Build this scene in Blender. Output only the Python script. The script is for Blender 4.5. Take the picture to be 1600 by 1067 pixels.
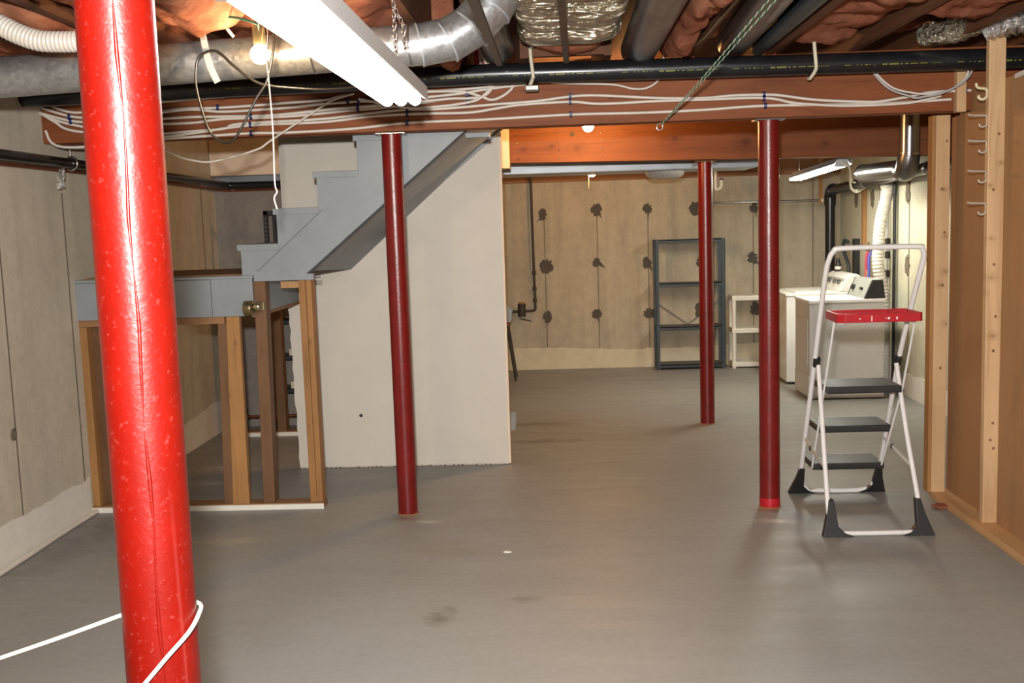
import bpy, bmesh, math, random
from mathutils import Vector, Matrix, noise
random.seed(7)
sc = bpy.context.scene
for o in list(bpy.data.objects): bpy.data.objects.remove(o)
COL = sc.collection
V = Vector; PI = math.pi

# ------------------------------------------------------------------ camera, world, lights, exposure
cam = bpy.data.cameras.new('camera'); co = bpy.data.objects.new('camera', cam); COL.objects.link(co)
cam.sensor_width = 36; cam.sensor_fit = 'HORIZONTAL'; cam.lens = 36 * 1623.36 / 1600
cam.clip_start = .05
r_ = V((0.99858896, 0.04231586, -0.03208514)); u_ = V((0.02695563, 0.11666347, 0.99280564)); f_ = V((-0.04575458, 0.99226962, -0.1153582))
co.matrix_world = Matrix(((r_.x, u_.x, -f_.x, 0), (r_.y, u_.y, -f_.y, 0), (r_.z, u_.z, -f_.z, 1.53), (0, 0, 0, 1)))
sc.camera = co
w = bpy.data.worlds.new('world'); sc.world = w; w.use_nodes = True
w.node_tree.nodes['Background'].inputs[0].default_value = (1, .96, .9, 1)
w.node_tree.nodes['Background'].inputs[1].default_value = 0.06
# the photographer's flash, on a bracket above and left of the lens
fl = bpy.data.lights.new('camera_flash', 'SPOT'); fl.energy = 930; fl.color = (1, .97, .93)
fl.spot_size = math.radians(125); fl.spot_blend = 1; fl.shadow_soft_size = .04
flo = bpy.data.objects.new('camera_flash', fl); COL.objects.link(flo)
flo.location = (-.04, -.02, 1.76); flo.rotation_euler = (V((.35, 6, 1.55)) - flo.location).to_track_quat('-Z', 'Y').to_euler()
TUBE_NEAR, TUBE_FAR, BULB_NEAR, BULB_MID, BULB_FAR = 20.0, 76.0, 520.0, 900.0, 620.0
vs = sc.view_settings
vs.view_transform = 'Standard'; vs.look = 'None'; vs.gamma = 1; vs.exposure = 0.0; vs.use_curve_mapping = False

# ------------------------------------------------------------------ materials
MATS = {}
def nodes(name):
    m = bpy.data.materials.new(name); m.use_nodes = True; nt = m.node_tree
    b = nt.nodes['Principled BSDF']; MATS[name] = m
    return m, nt, b
def N(nt, t, **kw):
    n = nt.nodes.new(t)
    for k, v in kw.items():
        if k in n.inputs: n.inputs[k].default_value = v
        else: setattr(n, k, v)
    return n
def pos(nt, scale=(1, 1, 1), rot=(0, 0, 0)):
    g = nt.nodes.new('ShaderNodeNewGeometry'); m = nt.nodes.new('ShaderNodeMapping')
    m.inputs['Scale'].default_value = scale; m.inputs['Rotation'].default_value = rot
    nt.links.new(g.outputs['Position'], m.inputs['Vector']); return m.outputs[0]
def noi(nt, vec, scale, detail=5, rough=.6, dist=0):
    n = N(nt, 'ShaderNodeTexNoise'); n.inputs['Scale'].default_value = scale; n.inputs['Detail'].default_value = detail
    n.inputs['Roughness'].default_value = rough; n.inputs['Distortion'].default_value = dist
    nt.links.new(vec, n.inputs['Vector']); return n.outputs['Fac']
def ramp(nt, fac, stops):
    r = nt.nodes.new('ShaderNodeValToRGB'); e = r.color_ramp.elements
    while len(e) < len(stops): e.new(.5)
    for i, (p, c) in enumerate(stops):
        e[i].position = p; e[i].color = (c[0], c[1], c[2], 1) if hasattr(c, '__len__') else (c, c, c, 1)
    nt.links.new(fac, r.inputs[0]); return r.outputs[0]
def mix(nt, fac, a, b, mode='MIX'):
    m = nt.nodes.new('ShaderNodeMix'); m.data_type = 'RGBA'; m.blend_type = mode
    for s, v in ((m.inputs[0], fac), (m.inputs[6], a), (m.inputs[7], b)):
        if hasattr(v, 'links'): nt.links.new(v, s)
        elif hasattr(v, '__len__'): s.default_value = (v[0], v[1], v[2], 1)
        else: s.default_value = v
    return m.outputs[2]
def bump(nt, b, h, s=.3, d=.01):
    n = nt.nodes.new('ShaderNodeBump'); n.inputs['Strength'].default_value = s; n.inputs['Distance'].default_value = d
    nt.links.new(h, n.inputs['Height']); nt.links.new(n.outputs[0], b.inputs['Normal'])
def plain(name, c, rough=.5, metal=0, var=.12, scale=18, bmp=0, coat=0):
    m, nt, b = nodes(name); v = pos(nt)
    f = noi(nt, v, scale)
    nt.links.new(ramp(nt, f, [(.3, [x * (1 - var) for x in c]), (.7, [min(1, x * (1 + var)) for x in c])]), b.inputs['Base Color'])
    b.inputs['Roughness'].default_value = rough; b.inputs['Metallic'].default_value = metal
    if bmp: bump(nt, b, f, bmp, .004)
    if coat: b.inputs['Coat Weight'].default_value = coat; b.inputs['Coat Roughness'].default_value = .15
    return m
def emis(name, c, s):
    m, nt, b = nodes(name); b.inputs['Base Color'].default_value = (.8, .8, .8, 1)
    b.inputs['Emission Color'].default_value = (*c, 1); b.inputs['Emission Strength'].default_value = s; return m
def concrete(name, c, dark, light, streak=.5):
    m, nt, b = nodes(name); v = pos(nt)
    big = noi(nt, v, 1.3, 7, .68, .6); fine = noi(nt, v, 14, 8, .7); pit = noi(nt, v, 55, 3, .6)
    st = noi(nt, pos(nt, (3.2, 3.2, .35)), 2.2, 5, .65, .3)
    a = ramp(nt, big, [(.3, dark), (.5, c), (.72, light)])
    a = mix(nt, streak, a, ramp(nt, st, [(.32, [x * .62 for x in c]), (.5, c), (.75, light)]))
    a = mix(nt, .35, a, ramp(nt, fine, [(.3, [x * .7 for x in c]), (.7, [x * 1.2 for x in c])]))
    a = mix(nt, ramp(nt, pit, [(.28, .75), (.36, 0)]), a, [x * .45 for x in dark])
    nt.links.new(a, b.inputs['Base Color']); b.inputs['Roughness'].default_value = .85
    bump(nt, b, mix(nt, .5, fine, pit), .25, .006); return m
def wood(name, c, dark, axis=0, sc_=1.0, rough=.6, knots=.0, spots=()):
    m, nt, b = nodes(name)
    s = [26, 26, 26]; s[axis] = 1.6
    v = pos(nt, [x * sc_ for x in s])
    g = noi(nt, v, 1.0, 6, .65, 1.2)
    s2 = [9, 9, 9]; s2[axis] = .8
    g2 = noi(nt, pos(nt, [x * sc_ for x in s2]), 1.0, 3, .5, .6)
    lt = [min(1, x * 1.18) for x in c]
    a = ramp(nt, g, [(.34, dark), (.47, c), (.66, lt)])
    a = mix(nt, .45, a, ramp(nt, g2, [(.3, dark), (.52, c), (.7, lt)]))
    blot = noi(nt, pos(nt), 2.3, 4, .6)
    a = mix(nt, .3, a, ramp(nt, blot, [(.3, dark), (.7, lt)]))
    if knots:
        k = nt.nodes.new('ShaderNodeTexVoronoi'); k.inputs['Scale'].default_value = 1.0
        ks = [13, 13, 13]; ks[axis] = 6.5
        nt.links.new(pos(nt, ks), k.inputs['Vector'])
        a = mix(nt, ramp(nt, k.outputs['Distance'], [(.0, knots), (.09, knots * .5), (.15, 0)]), a, [x * .35 for x in dark])
    for (kx, ky, kz, kr) in spots:
        g_ = nt.nodes.new('ShaderNodeNewGeometry'); d_ = nt.nodes.new('ShaderNodeVectorMath'); d_.operation = 'SUBTRACT'; d_.inputs[1].default_value = (kx, ky, kz); nt.links.new(g_.outputs['Position'], d_.inputs[0])
        sc2 = nt.nodes.new('ShaderNodeVectorMath'); sc2.operation = 'MULTIPLY'; sc2.inputs[1].default_value = (.75 / kr, 0, 1 / kr); nt.links.new(d_.outputs[0], sc2.inputs[0])
        l_ = nt.nodes.new('ShaderNodeVectorMath'); l_.operation = 'LENGTH'; nt.links.new(sc2.outputs[0], l_.inputs[0])
        w_ = nt.nodes.new('ShaderNodeMath'); w_.operation = 'MULTIPLY_ADD'; nt.links.new(blot, w_.inputs[0]); w_.inputs[1].default_value = .5; nt.links.new(l_.outputs['Value'], w_.inputs[2])
        h_ = nt.nodes.new('ShaderNodeMath'); h_.operation = 'MULTIPLY'; h_.inputs[1].default_value = .5; nt.links.new(w_.outputs[0], h_.inputs[0])
        a = mix(nt, ramp(nt, h_.outputs[0], [(.18, .75), (.30, .35), (.40, .12), (.48, .22), (.62, 0)]), a, [x * .7 for x in dark])
    nt.links.new(a, b.inputs['Base Color']); b.inputs['Roughness'].default_value = rough; b.inputs['Specular IOR Level'].default_value = .28
    bump(nt, b, g, .15, .003); return m

M = MATS
concrete('wall_concrete', (.55, .50, .405), (.38, .335, .265), (.66, .61, .50))
concrete('back_concrete', (.43, .37, .275), (.24, .20, .145), (.56, .49, .37), .6)
concrete('laundry_concrete', (.55, .52, .40), (.40, .37, .28), (.66, .63, .50), .35)
concrete('shaded_concrete', (.25, .225, .20), (.16, .14, .125), (.32, .29, .25))  # stairwell shade put into the colour: a darker, greyer concrete
plain('seam_dark', (.15, .12, .085), .9); plain('tar', (.075, .062, .05), .8, bmp=.3)
plain('whitewash', (.76, .73, .66), .8, var=.05, scale=12, bmp=.4)
plain('whitewash_tan', (.60, .53, .39), .8, var=.08, scale=9, bmp=.4)
# painted slab
m, nt, b = nodes('floor_paint'); v = pos(nt)
big = noi(nt, v, .55, 6, .6, .5); med = noi(nt, pos(nt, (1.2, 4.5, 1)), 1.5, 6, .65, .6); fine = noi(nt, v, 30, 6, .7)
a = ramp(nt, big, [(.3, (.225, .215, .195)), (.5, (.262, .257, .242)), (.7, (.285, .28, .268))])
a = mix(nt, ramp(nt, med, [(.55, 0), (.78, .22)]), a, (.21, .19, .155))
a = mix(nt, .22, a, ramp(nt, fine, [(.3, (.22, .215, .20)), (.7, (.38, .375, .36))]))
spk = noi(nt, v, 95, 2, .5)
a = mix(nt, ramp(nt, spk, [(.765, 0), (.80, .6)]), a, (.6, .59, .56))
rag = noi(nt, pos(nt, (1, 1.6, 1)), 7, 6, .7, .8)
def stain(a, x, y, rx, ry, c, st, rot=0):
    m_ = nt.nodes.new('ShaderNodeMapping'); m_.vector_type = 'POINT'
    g = nt.nodes.new('ShaderNodeNewGeometry'); sb = nt.nodes.new('ShaderNodeVectorMath'); sb.operation = 'SUBTRACT'; sb.inputs[1].default_value = (x, y, 0)
    nt.links.new(g.outputs['Position'], sb.inputs[0]); m_.inputs['Scale'].default_value = (1 / rx, 1 / ry, 1); m_.inputs['Rotation'].default_value = (0, 0, rot)
    nt.links.new(sb.outputs[0], m_.inputs['Vector'])
    ln = nt.nodes.new('ShaderNodeVectorMath'); ln.operation = 'LENGTH'; nt.links.new(m_.outputs[0], ln.inputs[0])
    ad = nt.nodes.new('ShaderNodeMath'); ad.operation = 'MULTIPLY_ADD'; nt.links.new(rag, ad.inputs[0]); ad.inputs[1].default_value = 2.2; nt.links.new(ln.outputs['Value'], ad.inputs[2])
    return mix(nt, ramp(nt, ad.outputs[0], [(.0, st), (.95, st), (1.0, st * .8)]) if False else ramp(nt, mathn(nt, ad.outputs[0]), [(.42, st), (.68, 0)]), a, c)
def mathn(nt, o):
    d = nt.nodes.new('ShaderNodeMath'); d.operation = 'MULTIPLY'; d.inputs[1].default_value = .36; nt.links.new(o, d.inputs[0]); return d.outputs[0]
for st_ in [(-.2, 7.71, .42, .12, (.07, .065, .055), .8), (-.12, 7.10, .40, .10, (.08, .07, .06), .75), (-.5, 3.88, .10, .14, (.10, .09, .06), .7), (-.17, 4.08, .10, .06, (.12, .11, .09), .6),
            (1.05, 5.09, .16, .07, (.62, .60, .55), .7), (1.05, 5.30, .14, .08, (.25, .15, .05), .6), (-.83, 5.27, .15, .09, (.22, .14, .07), .6), (-.70, 5.20, .10, .04, (.6, .58, .52), .6),
            (-2.2, 6.5, .28, .10, (.6, .58, .55), .55), (-2.15, 6.1, .22, .10, (.6, .58, .55), .5), (-1.62, 4.93, .26, .10, (.42, .38, .27), .6), (-.55, 4.72, .25, .2, (.24, .20, .13), .5),
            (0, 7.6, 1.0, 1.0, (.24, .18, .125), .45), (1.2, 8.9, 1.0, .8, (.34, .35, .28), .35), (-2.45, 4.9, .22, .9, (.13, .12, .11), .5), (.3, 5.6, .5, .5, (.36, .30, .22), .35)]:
    a = stain(a, *st_)
nt.links.new(a, b.inputs['Base Color'])
nt.links.new(ramp(nt, med, [(.3, .40), (.7, .58)]), b.inputs['Roughness']); bump(nt, b, fine, .12, .004)
b.inputs['Specular IOR Level'].default_value = .4
# glossy red post paint
def redpaint(name, c, drip):
    m, nt, b = nodes(name); v = pos(nt)
    f = noi(nt, v, 9, 5); sp = noi(nt, v, 110, 3, .6)
    a = ramp(nt, f, [(.3, [x * .8 for x in c]), (.7, [x * 1.1 for x in c])])
    a = mix(nt, ramp(nt, sp, [(.60, 0), (.72, .30 * drip)]), a, (.40, .10, .09))
    wv = noi(nt, pos(nt, (50, 50, .9)), 1, 3, .6, .4)
    a = mix(nt, ramp(nt, wv, [(.62, 0), (.74, .35 * drip)]), a, (.36, .08, .07))
    nt.links.new(a, b.inputs['Base Color']); b.inputs['Roughness'].default_value = .38 if drip > .5 else .3
    b.inputs['Specular IOR Level'].default_value = .45 if drip > .5 else .6
    bump(nt, b, mix(nt, .6, noi(nt, pos(nt, (1, 1, .4)), 22, 4), sp), .28 if drip > .5 else .35, .004); return m
redpaint('red_near', (.165, .0034, .0008), .7); redpaint('red_post', (.165, .0045, .004), .25)
wood('beam_fir', (.235, .070, .022), (.10, .026, .007), 0, 1.0, .6, .5)
wood('far_fir', (.215, .075, .026), (.10, .03, .010), 0, .8, .6, .0, [(-.02, 7.5, 2.045, .055), (.16, 7.5, 2.025, .07), (1.35, 7.5, 2.03, .08), (.85, 7.5, 2.07, .05), (-.22, 7.5, 2.03, .03), (1.9, 7.5, 2.0, .05)])
wood('joist_wood', (.125, .050, .023), (.06, .023, .010), 1, 1.0, .7)
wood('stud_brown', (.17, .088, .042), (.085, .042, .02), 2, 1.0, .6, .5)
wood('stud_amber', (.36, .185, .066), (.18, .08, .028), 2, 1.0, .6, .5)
wood('pine', (.56, .365, .20), (.36, .20, .09), 2, .7, .42, .0, [(1.99, 4.9, 1.20, .03), (2.0, 4.9, .93, .028), (1.985, 4.9, 1.38, .02), (1.96, 5.43, 1.13, .025), (1.975, 5.43, 1.62, .02), (2.02, 4.9, 1.72, .02)])
wood('pine_y', (.52, .30, .14), (.36, .19, .08), 1, .9, .5, .4)
wood('hardboard', (.345, .185, .085), (.27, .135, .058), 2, .25, .55)
wood('sill_wood', (.26, .125, .06), (.13, .06, .03), 0, 1.0, .7)
wood('plate_wood', (.30, .16, .075), (.16, .08, .04), 0, 1.0, .7)
plain('subfloor', (.12, .06, .035), .9)
plain('grey_paint', (.245, .268, .285), .45, var=.07, scale=9, bmp=.15)
plain('grey_soffit', (.24, .268, .30), .5, var=.08, scale=9)
plain('grey_dark', (.03, .035, .04), .7)
plain('drywall', (.66, .61, .53), .6, var=.03, scale=5)
plain('peach_board', (.84, .66, .48), .6, var=.03, scale=5)
plain('crumbly', (.6, .55, .48), .9, bmp=.5)
m, nt, b = nodes('galvanized'); v = pos(nt)
vo = nt.nodes.new('ShaderNodeTexVoronoi'); vo.inputs['Scale'].default_value = 70; nt.links.new(v, vo.inputs['Vector'])
sp = nt.nodes.new('ShaderNodeSeparateColor'); nt.links.new(vo.outputs['Color'], sp.inputs[0])
a = mix(nt, .5, ramp(nt, sp.outputs[0], [(0, (.26, .27, .28)), (1, (.46, .47, .48))]), ramp(nt, noi(nt, v, 4), [(.3, (.24, .245, .25)), (.7, (.48, .485, .49))]))
nt.links.new(a, b.inputs['Base Color']); b.inputs['Metallic'].default_value = .75
nt.links.new(ramp(nt, sp.outputs[1], [(0, .30), (1, .48)]), b.inputs['Roughness'])
plain('galv_dark', (.20, .195, .185), .30, .85, .35, 6)
plain('galv_blue', (.40, .43, .46), .42, .4, .1, 6)
plain('steel_shiny', (.42, .42, .42), .22, .95, .1, 12); plain('chrome', (.75, .75, .75), .15, 1, .05)
m, nt, b = nodes('foil'); v = pos(nt)
b.inputs['Base Color'].default_value = (.60, .55, .43, 1); b.inputs['Metallic'].default_value = 1; b.inputs['Roughness'].default_value = .14
bump(nt, b, mix(nt, .5, noi(nt, pos(nt, (.35, 1.6, 1)), 9, 5, .6, 2), noi(nt, pos(nt, (.6, 1.2, 1)), 22, 4, .6, 2)), 1.0, .07)
m, nt, b = nodes('foil_bright'); v = pos(nt)
b.inputs['Base Color'].default_value = (.78, .77, .75, 1); b.inputs['Metallic'].default_value = 1; b.inputs['Roughness'].default_value = .16
bump(nt, b, noi(nt, v, 24, 6, .6, 1.5), .8, .03)
m, nt, b = nodes('insulation'); v = pos(nt)
a = ramp(nt, noi(nt, v, 5, 7, .65, .5), [(.28, (.19, .058, .032)), (.5, (.40, .145, .085)), (.75, (.50, .24, .14))])
nt.links.new(a, b.inputs['Base Color']); b.inputs['Roughness'].default_value = 1; b.inputs['Specular IOR Level'].default_value = .05
bump(nt, b, noi(nt, v, 40, 8, .75), .9, .02)
plain('abs_black', (.012, .012, .014), .28, 0, .3, 12); plain('black_plastic', (.018, .018, .018), .45, 0, .2, 20)
plain('black_iron', (.045, .033, .026), .6, .3, .3, 30); plain('dark_steel', (.045, .058, .066), .45, .3, .15, 10)
plain('strip_brown', (.07, .042, .026), .5, .2, .2, 10)
plain('print_yellow', (.20, .185, .02), .5)
plain('cable_white', (.66, .60, .53), .5, 0, .06); plain('cable_grey', (.42, .40, .39), .5); plain('cable_brown', (.20, .14, .07), .5)
plain('cable_black', (.012, .011, .01), .3); plain('cable_green', (.01, .05, .03), .4)
plain('staple_blue', (.02, .025, .13), .5); plain('rope_green', (.03, .23, .10), .7); plain('rope_white', (.7, .7, .62), .7)
plain('white_plastic', (.74, .71, .63), .35, 0, .04); plain('hose_white', (.72, .66, .58), .35, 0, .04)
m, nt, b = nodes('clear_plastic'); b.inputs['Base Color'].default_value = (.8, .8, .8, 1); b.inputs['Roughness'].default_value = .2; b.inputs['Transmission Weight'].default_value = .6; b.inputs['Alpha'].default_value = .7
plain('white_enamel', (.78, .77, .73), .3, 0, .02); plain('white_metal', (.76, .74, .72), .3, 0, .05, 40)
plain('grey_enamel', (.55, .53, .50), .35, 0, .03); plain('console_grey', (.36, .37, .34), .3, 0, .05)
plain('tray_red', (.42, .010, .018), .38, 0, .15, 14, .1); plain('paint_fleck', (.75, .74, .7), .6)
m, nt, b = nodes('tread_rubber'); b.inputs['Base Color'].default_value = (.075, .08, .078, 1); b.inputs['Roughness'].default_value = .42
plain('brass_old', (.30, .24, .13), .3, .85, .2, 30); plain('brass_knob', (.52, .46, .30), .18, .9, .15, 30)
plain('porcelain', (.75, .66, .60), .3, 0, .03); plain('copper', (.30, .10, .05), .35, .8, .2)
plain('blue_grey', (.33, .40, .48), .5); plain('rack_shelf', (.08, .08, .075), .6)
plain('hose_red', (.5, .05, .09), .5); plain('hose_blue', (.10, .10, .45), .5); plain('yellow_tag', (.75, .55, .05), .5)
plain('hook_cream', (.62, .56, .36), .4); plain('hook_grey', (.52, .50, .45), .35, .3)
plain('cream_tape', (.62, .57, .44), .5); plain('rust', (.30, .13, .04), .9)
plain('reflector', (.72, .72, .72), .4, .1, .03)
emis('tube_near', (1, .97, .93), TUBE_NEAR); emis('tube_far', (1, 1, .86), TUBE_FAR)
emis('bulb_near', (1, .72, .42), BULB_NEAR); emis('bulb_mid', (1, .50, .17), BULB_MID); emis('bulb_far', (1, .55, .20), BULB_FAR)

# ------------------------------------------------------------------ mesh builder
class MB:
    def __init__(s): s.v = []; s.f = []; s.sm = []
    def add(s, vs, fs, smooth=False):
        o = len(s.v); s.v += [V(p) for p in vs]; s.f += [[i + o for i in f] for f in fs]; s.sm += [smooth] * len(fs); return s
    def box(s, x0, x1, y0, y1, z0, z1):
        p = [(x, y, z) for z in (z0, z1) for y in (y0, y1) for x in (x0, x1)]
        return s.add(p, [(0, 2, 3, 1), (4, 5, 7, 6), (0, 1, 5, 4), (2, 6, 7, 3), (0, 4, 6, 2), (1, 3, 7, 5)])
    def hexa(s, p): # 4 bottom (ccw), 4 top
        return s.add(p, [(3, 2, 1, 0), (4, 5, 6, 7), (0, 1, 5, 4), (1, 2, 6, 5), (2, 3, 7, 6), (3, 0, 4, 7)])
    def bar(s, a, b, w, h, up=(0, 0, 1)):
        a, b = V(a), V(b); d = (b - a).normalized(); sd = d.cross(V(up))
        if sd.length < 1e-4: sd = V((1, 0, 0))
        sd.normalize(); u = sd.cross(d).normalized(); sd *= w / 2; u *= h / 2
        return s.hexa([a - sd - u, a + sd - u, b + sd - u, b - sd - u, a - sd + u, a + sd + u, b + sd + u, b - sd + u])
    def prism(s, pts, axis, a0, a1): # pts 2D polygon; axis 0:(y,z) 1:(x,z) 2:(x,y)
        def P(p, a): return {0: (a, p[0], p[1]), 1: (p[0], a, p[1]), 2: (p[0], p[1], a)}[axis]
        n = len(pts); vs = [P(p, a0) for p in pts] + [P(p, a1) for p in pts]
        return s.add(vs, [list(range(n))[::-1], list(range(n, 2 * n))] + [(i, (i + 1) % n, n + (i + 1) % n, n + i) for i in range(n)])
    def tube(s, pts, r, seg=10, cap=True, closed=False, smooth=True):
        pts = [V(p) for p in pts]; n = len(pts); rs = r if hasattr(r, '__len__') else [r] * n
        vs = []; fs = []; up = None
        for i, p in enumerate(pts):
            if closed: d = pts[(i + 1) % n] - pts[i - 1]
            else: d = pts[min(i + 1, n - 1)] - pts[max(i - 1, 0)]
            d.normalize()
            if up is None: up = V((0, 0, 1)) if abs(d.z) < .9 else V((0, 1, 0))
            sd = d.cross(up).normalized(); up = sd.cross(d).normalized()
            for k in range(seg):
                t = 2 * PI * k / seg; vs.append(p + (sd * math.cos(t) + up * math.sin(t)) * rs[i])
        for i in range(n if closed else n - 1):
            j = (i + 1) % n
            for k in range(seg): fs.append((i * seg + k, i * seg + (k + 1) % seg, j * seg + (k + 1) % seg, j * seg + k))
        s.add(vs, fs, smooth)
        if cap and not closed:
            s.add(vs[:seg], [list(range(seg))]); s.add(vs[-seg:], [list(range(seg))[::-1]])
        return s
    def cyl(s, a, b, r, seg=20, r2=None): return s.tube([a, b], [r, r2 if r2 else r], seg)
    def lathe(s, prof, c, axis=2, seg=24): # prof [(r, h)]
        vs = []; n = len(prof)
        for r, h in prof:
            for k in range(seg):
                t = 2 * PI * k / seg; q = (r * math.cos(t), r * math.sin(t), h)
                q = {2: q, 0: (q[2], q[0], q[1]), 1: (q[1], q[2], q[0])}[axis]
                vs.append(V(c) + V(q))
        fs = [(i * seg + k, i * seg + (k + 1) % seg, (i + 1) * seg + (k + 1) % seg, (i + 1) * seg + k) for i in range(n - 1) for k in range(seg)]
        s.add(vs, fs, True)
        s.add(vs[:seg], [list(range(seg))[::-1]]); s.add(vs[-seg:], [list(range(seg))]); return s
    def ball(s, c, r, seg=18, rings=12, sq=(1, 1, 1)):
        prof = [(max(1e-4, r * math.sin(PI * i / rings)), -r * math.cos(PI * i / rings)) for i in range(rings + 1)]
        o = len(s.v); s.lathe(prof, (0, 0, 0), 2, seg)
        for i in range(o, len(s.v)): s.v[i] = V(c) + V((s.v[i].x * sq[0], s.v[i].y * sq[1], s.v[i].z * sq[2]))
        return s
    def build(s, name, mat, parent=None, bevel=0, label=None, seg=2):
        me = bpy.data.meshes.new(name); org = V((0, 0, 0))
        if parent is not None:
            p = parent
            while p is not None: org += p.location; p = p.parent
        me.from_pydata([tuple(p - org) for p in s.v], [], s.f)
        me.polygons.foreach_set('use_smooth', s.sm)
        bm = bmesh.new(); bm.from_mesh(me); bmesh.ops.remove_doubles(bm, verts=bm.verts, dist=1e-6) if not any(s.sm) else None
        bmesh.ops.recalc_face_normals(bm, faces=bm.faces); bm.to_mesh(me); bm.free(); me.update()
        me.materials.append(M[mat]); o = bpy.data.objects.new(name, me); COL.objects.link(o)
        if parent is not None: o.parent = parent
        if bevel:
            bv = o.modifiers.new('bevel', 'BEVEL'); bv.width = bevel; bv.segments = seg; bv.limit_method = 'ANGLE'
        if label: o['label'] = label
        return o
def spl(pts, n=8):
    P = [V(p) for p in pts]; out = []
    for i in range(len(P) - 1):
        a, b, c, d = P[max(i - 1, 0)], P[i], P[i + 1], P[min(i + 2, len(P) - 1)]
        for k in range(n):
            t = k / n
            out.append(.5 * ((2 * b) + (c - a) * t + (2 * a - 5 * b + 4 * c - d) * t * t + (3 * b - a - 3 * c + d) * t ** 3))
    return out + [P[-1]]
def thing(name, label, cat, loc=(0, 0, 0), group=None):
    o = bpy.data.objects.new(name, None); COL.objects.link(o); o.location = loc; o.empty_display_size = .1
    o['label'] = label; o['category'] = cat
    if group: o['group'] = group
    return o
def tag(o, label, cat, group=None):
    o['label'] = label; o['category'] = cat
    if group: o['group'] = group
    return o
def struct(name, mb, mat, bevel=0):
    o = mb.build(name, mat, None, bevel); o['kind'] = 'structure'; return o
B = lambda *a: MB().box(*a)

# ------------------------------------------------------------------ the room shell
struct('floor', B(-2.8, 3.0, -2.2, 10.8, -.12, 0), 'floor_paint')
wl = struct('wall_left', B(-2.8, -2.6, -2.2, 8.1, 0, 2.54), 'wall_concrete')
wj = struct('wall_stairwell', B(-2.6, -1.05, 7.9, 8.1, 0, 2.54), 'shaded_concrete')
struct('wall_return', B(-1.25, -1.05, 8.1, 10.6, 0, 2.54), 'back_concrete')
wb = struct('wall_back', B(-1.25, 3.0, 10.6, 10.8, 0, 1.90), 'back_concrete')
wr = struct('wall_right', B(2.83, 3.0, 5.0, 10.6, 0, 2.54), 'laundry_concrete')
struct('wall_rear', B(-2.8, 3.0, -2.4, -2.2, 0, 2.54), 'wall_concrete')
struct('wall_front_right', B(2.83, 3.0, -2.2, 5.0, 0, 2.54), 'hardboard')
struct('trim_1', B(-1.25, 3.0, 10.56, 10.8, 1.90, 1.94), 'sill_wood')
struct('trim_2', B(-1.25, 3.0, 10.62, 10.8, 1.94, 2.54), 'sill_wood')
ce = struct('ceiling', B(-2.8, 3.0, -2.4, 10.8, 2.54, 2.60), 'subfloor')
JX = [1.895 + .405 * k for k in (2, 1)] + [1.895, 1.495, 1.088, .69, .285, -.115, -.52, -.93, -1.335, -1.74, -2.145, -2.55]
for x in JX:
    runs = [(-2.2, 10.6)]
    if x in (.285, -.115): runs = [(-2.2, 2.4), (5.10, 10.6)]          # headed off round the foil-wrapped trunk
    elif -1.8 < x < -.3: runs = [(-2.2, 5.42), (6.5, 10.6)]            # headed off round the stair opening
    for a_, b_ in runs: B(x - .038, x, a_, b_, 2.30, 2.54).build('joist', 'joist_wood', ce)
for y in (2.4, 5.06): B(-.153 + .038, .247, y, y + .038, 2.30, 2.54).build('joist', 'joist_wood', ce)
# marks on the concrete
def blob(c, r, axis, depth, n=18, rag=.45, sx=1, sy=1):
    pts = []
    for k in range(n):
        t = 2 * PI * k / n; q = r * (1 - rag * random.random() * (1 if k % 2 else .35))
        pts.append((c[0] + sx * q * math.cos(t), c[1] + sy * q * math.sin(t)))
    return MB().prism(pts, axis, *depth)
for (x, z) in [(-.136, 1.577), (.408, 1.611), (.922, 1.605), (1.409, 1.598), (1.983, 1.585), (-.112, 1.065), (.396, 1.082), (.906, 1.06), (1.441, 1.063), (1.967, 1.08),
               (-.12, .542), (.39, .56), (.917, .552), (1.436, .563), (1.99, .567)]:
    b_ = blob((x, z), random.uniform(.055, .085), 1, (10.594, 10.604), 18, .5, random.uniform(.7, 1), random.uniform(.9, 1.2))
    t = random.uniform(-2.4, -.5); b_.prism([(x, z - .02), (x + .11 * math.cos(t), z + .11 * math.sin(t)), (x + .02, z + .03)], 1, 10.595, 10.604)
    b_.build('tar_patch', 'tar', wb)
for x in (-.125, .41, .921, 1.974, 2.567): B(x - .004, x + .004, 10.596, 10.602, .2, 1.62 if x < 2.5 else 1.9).build('form_seam', 'seam_dark', wb)
for (y, z) in [(8.55, 1.65), (8.55, 1.07), (10.0, 1.64), (9.5, 1.62), (6.9, 1.6), (6.9, 1.0)]:
    blob((y, z), .075, 0, (2.823, 2.832), 16, .5, .8, 1.3).build('stain_patch', 'seam_dark', wr)
for y in (8.52, 9.3, 7.6, 6.9): B(2.826, 2.832, y - .004, y + .004, .1, 1.8).build('form_seam', 'seam_dark', wr)
for (y, z0, z1) in [(5.42, .2, 1.75), (4.76, .2, 1.55), (6.87, 1.2, 1.85), (7.59, 1.2, 1.85), (3.9, .2, 2.2)]:
    B(-2.602, -2.5965, y - .004, y + .004, z0, z1).build('form_seam', 'seam_dark', wl)
MB().lathe([(.022, 0), (.030, .004), (.018, .007), (.008, .003)], (-2.6, 4.736, .60), 0, 14).build('tie_hole', 'seam_dark', wl)
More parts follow.
